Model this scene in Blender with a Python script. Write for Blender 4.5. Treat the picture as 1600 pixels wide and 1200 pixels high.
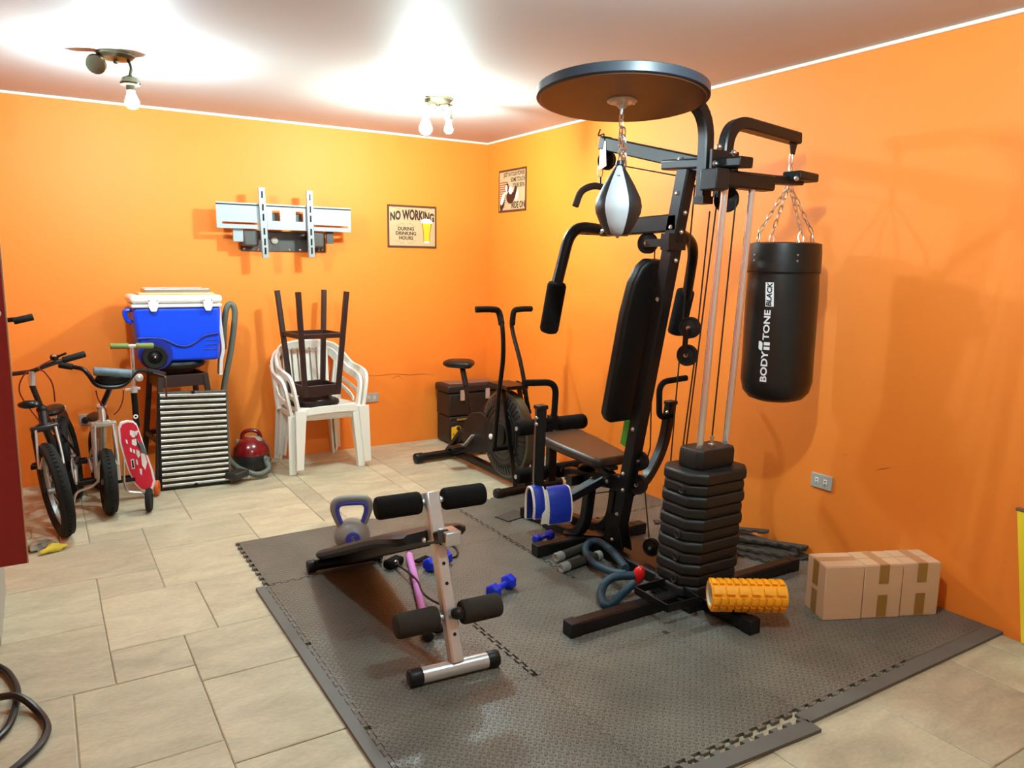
import bpy, bmesh, math, random
from mathutils import Vector as V, Matrix as M, Euler, noise
random.seed(7)
for o in list(bpy.data.objects): bpy.data.objects.remove(o)
S = bpy.context.scene
COL = S.collection
PI = math.pi

# ------------------------------------------------------------------ camera
YAW, PITCH, ROLL = 0.5551673562, 0.1564319404, 0.0141621260
CAM = V((-3.1918034, -5.5633211, 1.4362391)); FPX = 1190.4768
_f = V((math.sin(YAW)*math.cos(PITCH), math.cos(YAW)*math.cos(PITCH), -math.sin(PITCH)))
_r = V((math.cos(YAW), -math.sin(YAW), 0)); _u = _r.cross(_f)
RIGHT = _r*math.cos(ROLL) + _u*math.sin(ROLL); UP = _u*math.cos(ROLL) - _r*math.sin(ROLL); FWD = _f
cd = bpy.data.cameras.new('camera'); cd.sensor_width = 36; cd.lens = FPX*36/1600; cd.clip_start = 0.05
cam = bpy.data.objects.new('camera', cd); COL.objects.link(cam)
cam.matrix_world = M((( RIGHT.x, UP.x, -FWD.x, CAM.x), (RIGHT.y, UP.y, -FWD.y, CAM.y), (RIGHT.z, UP.z, -FWD.z, CAM.z), (0, 0, 0, 1)))
S.camera = cam

# ------------------------------------------------------------------ world, exposure, bulb strengths
w = bpy.data.worlds.new('world'); S.world = w; w.use_nodes = True
w.node_tree.nodes['Background'].inputs[0].default_value = (0.5, 0.55, 0.6, 1)
w.node_tree.nodes['Background'].inputs[1].default_value = 0.02
S.view_settings.view_transform = 'Standard'; S.view_settings.look = 'None'
S.view_settings.exposure = 0.12; S.view_settings.gamma = 1.0; S.view_settings.use_curve_mapping = False
BULB = dict(left=1600, back=1550, back_small=550, near=1950)      # emission of the lamp bulbs

# ------------------------------------------------------------------ helpers
def at(px, py, x=None, y=None, z=None):
    """world point seen at a photo pixel, on a plane x=, y= or z="""
    d = RIGHT*((px-800)/FPX) - UP*((py-600)/FPX) + FWD
    if x is not None: t = (x-CAM.x)/d.x
    elif y is not None: t = (y-CAM.y)/d.y
    else: t = (z-CAM.z)/d.z
    return CAM + d*t

def lerp(a, b, t): return a + (b-a)*t
def frame(ax, up=(0, 0, 1)):
    ax = V(ax).normalized(); up = V(up)
    if abs(ax.dot(up.normalized())) > 0.98: up = V((0, 1, 0)) if abs(ax.y) < 0.9 else V((1, 0, 0))
    s = ax.cross(up).normalized(); return ax, s, s.cross(ax).normalized()

def fil(pts, r, n=6):
    """round the corners of a polyline"""
    pts = [V(p) for p in pts]; out = [pts[0]]
    for i in range(1, len(pts)-1):
        a, b, c = pts[i-1], pts[i], pts[i+1]
        d = min(r, (a-b).length*0.49, (c-b).length*0.49)
        p, q = b+(a-b).normalized()*d, b+(c-b).normalized()*d
        for k in range(n+1):
            t = k/n; out.append(p*(1-t)**2 + b*2*t*(1-t) + q*t*t)
    out.append(pts[-1]); return out

def spline(pts, n=6, closed=False):
    """Catmull-Rom through points"""
    pts = [V(p) for p in pts]; out = []; m = len(pts)
    for i in range(m if closed else m-1):
        g = lambda k: pts[k % m] if closed else pts[max(0, min(m-1, k))]
        a, b, c, d = g(i-1), g(i), g(i+1), g(i+2)
        for k in range(n):
            t = k/n
            out.append(0.5*((2*b)+(c-a)*t+(2*a-5*b+4*c-d)*t*t+(3*b-a-3*c+d)*t**3))
    if not closed: out.append(pts[-1])
    return out

class MB:
    def __init__(s): s.v = []; s.f = []
    def add(s, vs, fs):
        o = len(s.v); s.v += [V(p) for p in vs]; s.f += [tuple(i+o for i in f) for f in fs]; return s
    def box(s, c, sz, R=None):
        c = V(c); h = V(sz)/2; vs = []
        for x in (-1, 1):
            for y in (-1, 1):
                for z in (-1, 1):
                    p = V((x*h.x, y*h.y, z*h.z)); vs.append(c+(R@p if R else p))
        return s.add(vs, [(0, 1, 3, 2), (4, 6, 7, 5), (0, 4, 5, 1), (2, 3, 7, 6), (0, 2, 6, 4), (1, 5, 7, 3)])
    def bb(s, a, b): a, b = V(a), V(b); return s.box((a+b)/2, (abs(b.x-a.x), abs(b.y-a.y), abs(b.z-a.z)))
    def bar(s, p0, p1, w, h, up=(0, 0, 1)): return s.sweep([p0, p1], w, h, up)
    def sweep(s, pts, w, h, up=(0, 0, 1), ch=0.12):
        """rectangular tube with small chamfers along a path"""
        c = min(w, h)*ch; a, b = w/2, h/2
        sec = [(-a+c, -b), (a-c, -b), (a, -b+c), (a, b-c), (a-c, b), (-a+c, b), (-a, b-c), (-a, -b+c)]
        return s.sec(pts, sec, up)
    def sec(s, pts, sec, up=(0, 0, 1), closed=False, scales=None):
        pts = [V(p) for p in pts]; n = len(sec); m = len(pts); vs = []; fs = []
        prev = None
        for i, p in enumerate(pts):
            if closed: t = pts[(i+1) % m]-pts[i-1]
            else: t = pts[min(i+1, m-1)]-pts[max(i-1, 0)]
            t.normalize()
            if prev is None: _, sd, u2 = frame(t, up)
            else:
                sd = prev - t*prev.dot(t); sd.normalize(); u2 = sd.cross(t).normalized()
            prev = sd
            k = scales[i] if scales else 1
            # keep width of section on bends
            for (a, b) in sec: vs.append(p+sd*a*k+u2*b*k)
        for i in range(m if closed else m-1):
            j = (i+1) % m
            for q in range(n):
                fs.append((i*n+q, i*n+(q+1) % n, j*n+(q+1) % n, j*n+q))
        if not closed:
            fs.append(tuple(range(n))[::-1]); fs.append(tuple((m-1)*n+q for q in range(n)))
        return s.add(vs, fs)
    def tube(s, pts, r, n=10, closed=False):
        m = len(pts); rs = [r]*m if not isinstance(r, (list, tuple)) else r
        sec = [(math.cos(2*PI*k/n), math.sin(2*PI*k/n)) for k in range(n)]
        return s.sec(pts, sec, closed=closed, scales=list(rs))
    def cyl(s, a, b, r, n=16, r2=None): return s.tube([a, b], [r, r if r2 is None else r2], n)
    def rcyl(s, a, b, r, n=16, e=None):
        """cylinder with rounded ends"""
        a, b = V(a), V(b); d = (b-a).normalized(); L = (b-a).length; e = e or r*0.35
        P = [(0, r-e), (e*0.3, r-e*0.3), (e, r), (L-e, r), (L-e*0.3, r-e*0.3), (L, r-e)]
        return s.tube([a+d*q for q, _ in P], [k for _, k in P], n)
    def lathe(s, prof, c=(0, 0, 0), ax=(0, 0, 1), n=20, up=(0, 1, 0)):
        c = V(c); ax, sd, u2 = frame(ax, up); vs = []; fs = []; m = len(prof)
        for r, z in prof:
            for k in range(n):
                a = 2*PI*k/n; vs.append(c+ax*z+sd*(r*math.cos(a))+u2*(r*math.sin(a)))
        for i in range(m-1):
            for k in range(n): fs.append((i*n+k, i*n+(k+1) % n, (i+1)*n+(k+1) % n, (i+1)*n+k))
        if prof[0][0] > 1e-6: fs.append(tuple(range(n))[::-1])
        if prof[-1][0] > 1e-6: fs.append(tuple((m-1)*n+k for k in range(n)))
        return s.add(vs, fs)
    def ring(s, prof, c, ax, n=24, up=(0, 0, 1)):
        """closed profile revolved (tyres, rims)"""
        c = V(c); ax, sd, u2 = frame(ax, up); vs = []; fs = []; m = len(prof)
        for r, z in prof:
            for k in range(n):
                a = 2*PI*k/n; vs.append(c+ax*z+sd*(r*math.cos(a))+u2*(r*math.sin(a)))
        for i in range(m):
            j = (i+1) % m
            for k in range(n): fs.append((i*n+k, i*n+(k+1) % n, j*n+(k+1) % n, j*n+k))
        return s.add(vs, fs)
    def sph(s, c, r, n=16, m=8, R=None):
        c = V(c); r = V((r, r, r)) if not hasattr(r, '__len__') else V(r); vs = []; fs = []
        for i in range(m+1):
            t = PI*i/m
            for k in range(n):
                a = 2*PI*k/n; p = V((r.x*math.sin(t)*math.cos(a), r.y*math.sin(t)*math.sin(a), r.z*math.cos(t)))
                vs.append(c+(R@p if R else p))
        for i in range(m):
            for k in range(n): fs.append((i*n+k, (i+1)*n+k, (i+1)*n+(k+1) % n, i*n+(k+1) % n))
        return s.add(vs, fs)
    def torus(s, c, ax, R, r, n=24, m=8, up=(0, 0, 1), sx=1, sy=1):
        c = V(c); ax, sd, u2 = frame(ax, up)
        return s.tube([c+sd*(R*sx*math.cos(2*PI*k/n))+u2*(R*sy*math.sin(2*PI*k/n)) for k in range(n)], r, m, closed=True)
    def prism(s, poly, o, u, v, t):
        """2-D outline in the frame (o,u,v), thickness t along u x v"""
        o, u, v = V(o), V(u), V(v); nn = u.cross(v).normalized(); n = len(poly)
        vs = [o+u*a+v*b for a, b in poly]+[o+u*a+v*b+nn*t for a, b in poly]
        fs = [tuple(range(n))[::-1], tuple(range(n, 2*n))]+[(i, (i+1) % n, n+(i+1) % n, n+i) for i in range(n)]
        return s.add(vs, fs)
    def build(s, name, mat, parent=None, bev=0, smooth=True, loc=None, sharp=0.6, seg=2):
        me = bpy.data.meshes.new(name)
        loc = V(loc) if loc is not None else V((0, 0, 0))
        me.from_pydata([tuple(p-loc) for p in s.v], [], s.f)
        bm = bmesh.new(); bm.from_mesh(me)
        bmesh.ops.remove_doubles(bm, verts=bm.verts, dist=1e-6)
        bmesh.ops.recalc_face_normals(bm, faces=bm.faces); bm.to_mesh(me); bm.free()
        me.materials.append(mat)
        if smooth:
            me.shade_smooth(); me.set_sharp_from_angle(angle=sharp)
        o = bpy.data.objects.new(name, me); COL.objects.link(o); o.location = loc
        if bev:
            b = o.modifiers.new('bevel', 'BEVEL'); b.width = bev; b.segments = seg; b.limit_method = 'ANGLE'; b.angle_limit = 0.7
        if parent: par(o, parent)
        return o

WORLD = {}
def par(o, p):
    o.parent = p
    o.matrix_parent_inverse = wm(p).inverted()
def wm(o):
    m = M.LocRotScale(o.location, o.rotation_euler, o.scale)
    if o.parent: m = wm(o.parent) @ o.matrix_parent_inverse @ m
    return m

def tag(o, label, cat, group=None):
    o['label'] = label; o['category'] = cat
    if group: o['group'] = group
    return o
def struct(o, label=None):
    o['kind'] = 'structure'
    if label: o['label'] = label
    return o
def thing(name, label, cat, loc, group=None):
    o = bpy.data.objects.new(name, None); COL.objects.link(o); o.location = V(loc); o.empty_display_size = 0.1
    return tag(o, label, cat, group)
def copy_tree(o, parent=None):
    c = o.copy(); COL.objects.link(c)
    if parent: c.parent = parent
    for ch in [k for k in bpy.data.objects if k.parent == o]: copy_tree(ch, c)
    return c
def place_mesh(name, me, mat, parent=None, loc=(0, 0, 0), rot=(0, 0, 0), scale=(1, 1, 1)):
    o = bpy.data.objects.new(name, me); COL.objects.link(o); o.location = V(loc); o.rotation_euler = rot; o.scale = scale
    if mat and not me.materials: me.materials.append(mat)
    if parent: par(o, parent)
    return o

def text(s, size, bold=0.0, space=1.0, align='CENTER'):
    """filled lettering as 2-D vertices and faces (x, y), centred"""
    cu = bpy.data.curves.new('lettering', 'FONT'); cu.body = s; cu.size = size; cu.offset = bold; cu.space_character = space
    cu.align_x = align; cu.align_y = 'CENTER'; cu.resolution_u = 3
    ob = bpy.data.objects.new('lettering', cu); COL.objects.link(ob)
    dg = bpy.context.evaluated_depsgraph_get(); me = bpy.data.meshes.new_from_object(ob.evaluated_get(dg))
    vs = [(v.co.x, v.co.y) for v in me.vertices]; fs = [tuple(p.vertices) for p in me.polygons]
    bpy.data.objects.remove(ob); bpy.data.curves.remove(cu); bpy.data.meshes.remove(me)
    return vs, fs
def put_text(mb, s, size, fn, bold=0.0, space=1.0, sx=1.0, dx=0, dy=0, align='CENTER', shear=0):
    vs, fs = text(s, size, bold, space, align)
    mb.add([fn(x*sx+dx+shear*y, y+dy) for x, y in vs], fs); return mb

# ------------------------------------------------------------------ materials
def srgb(r, g, b):
    f = lambda c: c/12.92 if c <= 0.04045 else ((c+0.055)/1.055)**2.4
    return (f(r/255), f(g/255), f(b/255), 1)
MATS = {}
def mat(name, col, rough=0.5, metal=0.0, var=0.0, scale=8.0, bump=0.0, bscale=60.0, emit=None, coat=0.0, spec=None, alpha=None, trans=0):
    if name in MATS: return MATS[name]
    m = bpy.data.materials.new(name); m.use_nodes = True; nt = m.node_tree; N = nt.nodes; L = nt.links
    b = N['Principled BSDF']; MATS[name] = m
    if len(col) == 3: col = (*col, 1)
    b.inputs['Base Color'].default_value = col; b.inputs['Roughness'].default_value = rough; b.inputs['Metallic'].default_value = metal
    if coat: b.inputs['Coat Weight'].default_value = coat
    if spec is not None: b.inputs['Specular IOR Level'].default_value = spec
    if trans: b.inputs['Transmission Weight'].default_value = trans
    if var or bump:
        tc = N.new('ShaderNodeTexCoord')
    if var:
        nz = N.new('ShaderNodeTexNoise'); nz.inputs['Scale'].default_value = scale; nz.inputs['Detail'].default_value = 5
        L.new(tc.outputs['Object'], nz.inputs['Vector'])
        mx = N.new('ShaderNodeMix'); mx.data_type = 'RGBA'
        mx.inputs[6].default_value = tuple(c*(1-var) for c in col[:3])+(1,); mx.inputs[7].default_value = tuple(min(1, c*(1+var)) for c in col[:3])+(1,)
        L.new(nz.outputs['Fac'], mx.inputs[0]); L.new(mx.outputs[2], b.inputs['Base Color'])
    if bump:
        n2 = N.new('ShaderNodeTexNoise'); n2.inputs['Scale'].default_value = bscale; n2.inputs['Detail'].default_value = 3
        L.new(tc.outputs['Object'], n2.inputs['Vector'])
        bp = N.new('ShaderNodeBump'); bp.inputs['Strength'].default_value = bump; bp.inputs['Distance'].default_value = 0.01
        L.new(n2.outputs['Fac'], bp.inputs['Height']); L.new(bp.outputs['Normal'], b.inputs['Normal'])
    if emit:
        b.inputs['Emission Color'].default_value = (*emit[0], 1); b.inputs['Emission Strength'].default_value = emit[1]
    return m

BLACK = mat('black_powder_coat', (0.0055, 0.0055, 0.0055), 0.36, var=0.15, scale=20, spec=0.3)
SATIN = mat('black_satin_paint', (0.005, 0.005, 0.005), 0.3, spec=0.3)
FOAM = mat('black_foam', (0.007, 0.0065, 0.006), 0.95, bump=0.5, bscale=250, spec=0.15)
FOAMG = mat('grey_foam', (0.035, 0.030, 0.022), 0.95, bump=0.5, bscale=250, spec=0.25)
VINYL = mat('black_vinyl', (0.006, 0.0055, 0.005), 0.42, bump=0.12, bscale=300, spec=0.3)
RUBBER = mat('black_rubber', (0.012, 0.011, 0.009), 0.75, var=0.25, scale=15, spec=0.25)
PLAST = mat('black_plastic', (0.007, 0.007, 0.007), 0.45, spec=0.3)
CHROME = mat('chrome', (0.82, 0.82, 0.80), 0.16, 0.85)
STEEL = mat('brushed_steel', (0.60, 0.60, 0.57), 0.30, 0.55, var=0.10, scale=30)
BOLT = mat('zinc_bolt', (0.70, 0.69, 0.66), 0.28, 1.0)
CABLE = mat('coated_cable', (0.008, 0.008, 0.008), 0.4)
WHITEP = mat('white_plastic', srgb(238, 234, 222), 0.4, var=0.04, scale=6)

# ================================================================== the room
H = 2.4; XL = -4.2; YF = -6.9
def paint(name, col, rough, var, scale, bump=0.15):
    m = bpy.data.materials.new(name); m.use_nodes = True; nt = m.node_tree; N = nt.nodes; L = nt.links; b = N['Principled BSDF']
    tc = N.new('ShaderNodeTexCoord')
    n1 = N.new('ShaderNodeTexNoise'); n1.inputs['Scale'].default_value = scale; n1.inputs['Detail'].default_value = 6; n1.inputs['Roughness'].default_value = 0.6
    L.new(tc.outputs['Object'], n1.inputs['Vector'])
    mx = N.new('ShaderNodeMix'); mx.data_type = 'RGBA'
    mx.inputs[6].default_value = tuple(c*(1-var) for c in col[:3])+(1,); mx.inputs[7].default_value = tuple(min(1, c*(1+var)) for c in col[:3])+(1,)
    L.new(n1.outputs['Fac'], mx.inputs[0]); L.new(mx.outputs[2], b.inputs['Base Color'])
    b.inputs['Roughness'].default_value = rough
    n2 = N.new('ShaderNodeTexNoise'); n2.inputs['Scale'].default_value = 2.2; n2.inputs['Detail'].default_value = 8; n2.inputs['Roughness'].default_value = 0.62
    L.new(tc.outputs['Object'], n2.inputs['Vector'])
    bp = N.new('ShaderNodeBump'); bp.inputs['Strength'].default_value = bump; bp.inputs['Distance'].default_value = 0.02
    L.new(n2.outputs['Fac'], bp.inputs['Height']); L.new(bp.outputs['Normal'], b.inputs['Normal'])
    return m
ORANGE = paint('orange_wall_paint', (0.90, 0.235, 0.020), 0.6, 0.05, 1.6, 0.10)
CEIL = paint('white_ceiling_paint', (0.47, 0.44, 0.41), 0.6, 0.03, 3.0, 0.14)
PALE = paint('pale_wall_paint', (0.66, 0.60, 0.50), 0.6, 0.03, 2.0, 0.1)
TRIM = mat('white_cornice', srgb(250, 240, 222), 0.5)

struct(MB().bb((XL-0.1, 0, -0.1), (0.1, 0.1, H+0.1)).build('wall_back', ORANGE, smooth=False))
struct(MB().bb((0, YF, -0.1), (0.1, 0, H+0.1)).build('wall_right', ORANGE, smooth=False))
struct(MB().bb((XL-0.1, YF, -0.1), (XL, 0, H+0.1)).build('wall_left', ORANGE, smooth=False))
struct(MB().bb((XL-0.1, YF-0.1, -0.1), (0.1, YF, H+0.1)).build('wall_front', PALE, smooth=False))
struct(MB().bb((XL, YF, H), (0, 0, H+0.1)).build('ceiling', CEIL, smooth=False))
c = 0.016
struct(MB().bb((XL, -c, H-c), (0, 0, H)).build('trim_1', TRIM, bev=0.004))
struct(MB().bb((-c, YF, H-c), (0, -c, H)).build('trim_2', TRIM, bev=0.004))

# ---- stone floor: every slab its own piece on a mortar bed
def stone_mat():
    m = bpy.data.materials.new('sandstone'); m.use_nodes = True; nt = m.node_tree; N = nt.nodes; L = nt.links; b = N['Principled BSDF']
    tc = N.new('ShaderNodeTexCoord'); oi = N.new('ShaderNodeObjectInfo')
    add = N.new('ShaderNodeVectorMath'); add.operation = 'ADD'
    sc = N.new('ShaderNodeVectorMath'); sc.operation = 'SCALE'; sc.inputs[0].default_value = (17, 23, 5); L.new(oi.outputs['Random'], sc.inputs['Scale'])
    L.new(tc.outputs['Object'], add.inputs[0]); L.new(sc.outputs[0], add.inputs[1])
    mp = N.new('ShaderNodeMapping'); mp.inputs['Scale'].default_value = (1, 2.2, 1); L.new(add.outputs[0], mp.inputs['Vector'])
    n1 = N.new('ShaderNodeTexNoise'); n1.inputs['Scale'].default_value = 3.0; n1.inputs['Detail'].default_value = 8; n1.inputs['Distortion'].default_value = 1.2
    n2 = N.new('ShaderNodeTexNoise'); n2.inputs['Scale'].default_value = 42; n2.inputs['Detail'].default_value = 4
    for n in (n1, n2): L.new(mp.outputs[0], n.inputs['Vector'])
    cr = N.new('ShaderNodeValToRGB'); e = cr.color_ramp
    e.elements[0].position = 0.0; e.elements[0].color = (0.47, 0.41, 0.285, 1); e.elements[1].position = 1.0; e.elements[1].color = (0.58, 0.50, 0.345, 1)
    k = e.elements.new(0.5); k.color = (0.52, 0.465, 0.32, 1)
    L.new(oi.outputs['Random'], cr.inputs[0])
    m1 = N.new('ShaderNodeMix'); m1.data_type = 'RGBA'; m1.blend_type = 'MULTIPLY'; m1.inputs[0].default_value = 1.0
    r1 = N.new('ShaderNodeValToRGB'); r1.color_ramp.elements[0].position = 0.3; r1.color_ramp.elements[0].color = (0.80, 0.77, 0.74, 1); r1.color_ramp.elements[1].position = 0.68; r1.color_ramp.elements[1].color = (1.10, 1.08, 1.04, 1)
    L.new(n1.outputs['Fac'], r1.inputs[0]); L.new(cr.outputs[0], m1.inputs[6]); L.new(r1.outputs[0], m1.inputs[7])
    m2 = N.new('ShaderNodeMix'); m2.data_type = 'RGBA'; m2.blend_type = 'MULTIPLY'; m2.inputs[0].default_value = 1.0
    r2 = N.new('ShaderNodeValToRGB'); r2.color_ramp.elements[0].position = 0.25; r2.color_ramp.elements[0].color = (0.88, 0.87, 0.86, 1); r2.color_ramp.elements[1].position = 0.7; r2.color_ramp.elements[1].color = (1.05, 1.05, 1.05, 1)
    L.new(n2.outputs['Fac'], r2.inputs[0]); L.new(m1.outputs[2], m2.inputs[6]); L.new(r2.outputs[0], m2.inputs[7])
    L.new(m2.outputs[2], b.inputs['Base Color']); b.inputs['Roughness'].default_value = 0.62
    mm = N.new('ShaderNodeMath'); mm.operation = 'MULTIPLY_ADD'; mm.inputs[1].default_value = 0.18; L.new(n2.outputs['Fac'], mm.inputs[0]); L.new(n1.outputs['Fac'], mm.inputs[2])
    bp = N.new('ShaderNodeBump'); bp.inputs['Strength'].default_value = 0.55; bp.inputs['Distance'].default_value = 0.012
    L.new(mm.outputs[0], bp.inputs['Height']); L.new(bp.outputs['Normal'], b.inputs['Normal'])
    return m
STONE = stone_mat(); MORTAR = mat('mortar', (0.40, 0.35, 0.27), 0.9, var=0.25, scale=12, bump=0.3)
floor = struct(MB().bb((XL, YF, -0.1), (0, 0, -0.006)).build('floor', MORTAR, smooth=False))
U = 0.127; GX, GY = -3.06, -1.54
i0, i1, j0, j1 = -9, 25, -13, 43
occ = {}
slabs = [(2, 6, 0, 4), (0, 2, 2, 4), (-3, 2, -2, 2), (0, 3, 4, 8), (3, 7, 4, 8), (-4, 0, 2, 6), (-4, 0, 6, 10), (0, 2, 8, 10), (2, 6, 8, 11), (-1, 2, 10, 14), (2, 6, 11, 15), (-4, -1, 10, 14),
         (2, 6, -3, 0), (6, 9, -3, 0), (13, 17, 20, 24), (17, 21, 20, 24), (9, 13, 21, 25)]
for a, b_, cc, d in slabs:
    for i in range(a, b_):
        for j in range(cc, d): occ[i, j] = 1
rs = random.Random(3)
for j in range(j0, j1):
    for i in range(i0, i1):
        if (i, j) in occ: continue
        for wd, ht in rs.sample([(4, 4), (5, 3), (4, 3), (3, 4), (6, 4), (4, 2)], 6)+[(3, 2), (2, 3), (2, 2), (3, 1), (1, 3), (2, 1), (1, 2), (1, 1)]:
            if i+wd > i1 or j+ht > j1: continue
            if all((a, b_) not in occ for a in range(i, i+wd) for b_ in range(j, j+ht)):
                for a in range(i, i+wd):
                    for b_ in range(j, j+ht): occ[a, b_] = 1
                slabs.append((i, i+wd, j, j+ht)); break
for a, b_, cc, d in slabs:
    x0, x1 = max(XL, GX+a*U), min(0.0, GX+b_*U); y1, y0 = min(0, GY-cc*U), max(YF, GY-d*U)
    if x1-x0 < 0.03 or y1-y0 < 0.03: continue
    if x0 > -2.36 and x1 < 0.05 and y1 < -1.75 and y0 > -4.05: continue          # wholly under the foam mats
    g = 0.0016; h = rs.uniform(-0.0018, 0.0)
    J = lambda: rs.uniform(-0.002, 0.002)
    q = [(x0+g+J()*.5, y0+g+J()*.5), (x1-g+J()*.5, y0+g+J()*.5), (x1-g+J()*.5, y1-g+J()*.5), (x0+g+J()*.5, y1-g+J()*.5)]
    cx, cy = (x0+x1)/2, (y0+y1)/2; e = 0.0035
    top = [(x+(e if x < cx else -e), y+(e if y < cy else -e)) for x, y in q]
    vs = [(x, y, -0.03) for x, y in q]+[(x, y, h-0.0022) for x, y in q]+[(x, y, h) for x, y in top]
    fs = [(8, 9, 10, 11)]+[(k, (k+1) % 4, 4+(k+1) % 4, 4+k) for k in range(4)]+[(4+k, 4+(k+1) % 4, 8+(k+1) % 4, 8+k) for k in range(4)]
    MB().add(vs, fs).build('stone_slab', STONE, floor, loc=(cx, cy, 0), smooth=False)

# ---- foam mat tiles with jigsaw edges
def mat_mat():
    m = bpy.data.materials.new('diamond_plate_foam'); m.use_nodes = True; nt = m.node_tree; N = nt.nodes; L = nt.links; b = N['Principled BSDF']
    tc = N.new('ShaderNodeTexCoord'); sp = N.new('ShaderNodeSeparateXYZ')
    mp = N.new('ShaderNodeMapping'); mp.inputs['Rotation'].default_value = (0, 0, PI/4); mp.inputs['Scale'].default_value = (1/0.0205,)*3
    L.new(tc.outputs['Object'], mp.inputs[0]); L.new(mp.outputs[0], sp.inputs[0])
    def mth(op, a, c=None, d=None):
        n = N.new('ShaderNodeMath'); n.operation = op
        for i, q in enumerate((a, c, d)):
            if q is None: continue
            if isinstance(q, (int, float)): n.inputs[i].default_value = q
            else: L.new(q, n.inputs[i])
        return n.outputs[0]
    X, Y = sp.outputs[0], sp.outputs[1]
    fx, fy = mth('SUBTRACT', mth('FRACT', X), 0.5), mth('SUBTRACT', mth('FRACT', Y), 0.5)
    pr = mth('FLOORED_MODULO', mth('ADD', mth('FLOOR', X), mth('FLOOR', Y)), 2.0)
    ia = mth('SUBTRACT', 1.0, pr)
    ax = mth('ADD', mth('MULTIPLY', fx, pr), mth('MULTIPLY', fy, ia)); ay = mth('ADD', mth('MULTIPLY', fy, pr), mth('MULTIPLY', fx, ia))
    d = mth('SQRT', mth('ADD', mth('POWER', mth('DIVIDE', ax, 0.52), 2.0), mth('POWER', mth('DIVIDE', ay, 0.20), 2.0)))
    mr = N.new('ShaderNodeMapRange'); mr.interpolation_type = 'SMOOTHSTEP'; mr.inputs[1].default_value = 1.1; mr.inputs[2].default_value = 0.7
    L.new(d, mr.inputs[0])
    n1 = N.new('ShaderNodeTexNoise'); n1.inputs['Scale'].default_value = 3.5; n1.inputs['Detail'].default_value = 7; L.new(tc.outputs['Object'], n1.inputs['Vector'])
    cr = N.new('ShaderNodeValToRGB'); cr.color_ramp.elements[0].position = 0.3; cr.color_ramp.elements[0].color = (0.112, 0.107, 0.085, 1)
    cr.color_ramp.elements[1].position = 0.72; cr.color_ramp.elements[1].color = (0.178, 0.170, 0.136, 1)
    L.new(n1.outputs['Fac'], cr.inputs[0]); L.new(cr.outputs[0], b.inputs['Base Color'])
    b.inputs['Roughness'].default_value = 0.42; b.inputs['Specular IOR Level'].default_value = 0.5
    bp = N.new('ShaderNodeBump'); bp.inputs['Strength'].default_value = 0.9; bp.inputs['Distance'].default_value = 0.014
    L.new(mr.outputs[0], bp.inputs['Height']); L.new(bp.outputs['Normal'], b.inputs['Normal'])
    return m
MATM = mat_mat(); MATP = mat('plain_foam_border', (0.12, 0.115, 0.097), 0.6, var=0.2, scale=10)
MX = [-2.42, -1.803, -1.185, -0.567, -0.006]; MY = [-1.665, -2.28, -2.888, -3.5, -4.115]; MT = 0.012
def edge(a, b, first_out, g, d=0.015, dl=0.007, pitch=0.0617, teeth=True):
    """points along a tile edge from a to b; outward is to the right of the direction of travel"""
    a, b = V((*a, 0)), V((*b, 0)); t = (b-a); Ln = t.length; t /= Ln; n = V((t.y, -t.x, 0))
    if not teeth: return [a-n*g/2]
    N_ = max(2, round(Ln/pitch)); p = Ln/N_; out = []; lv = lambda o: (d/2 if o else -d/2)-g/2
    o = first_out; out.append(a+n*lv(False)+t*(0.012)) if not o else out.append(a+n*lv(False)+t*(0.012))
    for k in range(1, 2*N_):
        tk = k*p/2
        o2 = not o
        if k == 1 and o: o = True
        cur = (k % 2 == 1) == first_out     # state before this transition
        if cur: out += [a+t*(tk+dl/2-g/2)+n*lv(True), a+t*(tk-dl/2-g/2)+n*lv(False)]
        else: out += [a+t*(tk+dl/2+g/2)+n*lv(False), a+t*(tk-dl/2+g/2)+n*lv(True)]
        if k == 1 and cur:                   # start the first tooth from the base
            out = out[:-2]; out = out[:1]+[a+t*0.013+n*lv(False), a+t*0.010+n*lv(True)]+[a+t*(tk+dl/2-g/2)+n*lv(True), a+t*(tk-dl/2-g/2)+n*lv(False)]
    last = ((2*N_) % 2 == 1) == first_out
    if not first_out: out += [b-t*0.010+n*lv(True), b-t*0.013+n*lv(False)]
    out.append(b+n*lv(False)-t*0.012)
    return out
where = {(0, 0): 'at the back left corner, beside the kettlebell', (1, 0): 'at the back edge, behind the abdominal bench rollers', (2, 0): 'at the back edge, in front of the exercise bike', (3, 0): 'at the back edge, against the right wall',
         (0, 1): 'under the low end of the abdominal bench', (1, 1): 'under the two blue hexagonal dumbbells', (2, 1): 'under the seat end of the multi gym', (3, 1): 'against the right wall behind the multi gym',
         (0, 2): 'under the abdominal bench chrome foot, at the left edge', (1, 2): 'between the bench foot and the multi gym front bar', (2, 2): 'under the black weight stack', (3, 2): 'under the pile of edging strips by the wall',
         (0, 3): 'nearest the camera at the front left corner', (1, 3): 'in the front row, second from the left', (2, 3): 'in the front row below the orange foam roller', (3, 3): 'in the front row under the cardboard boxes'}
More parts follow.
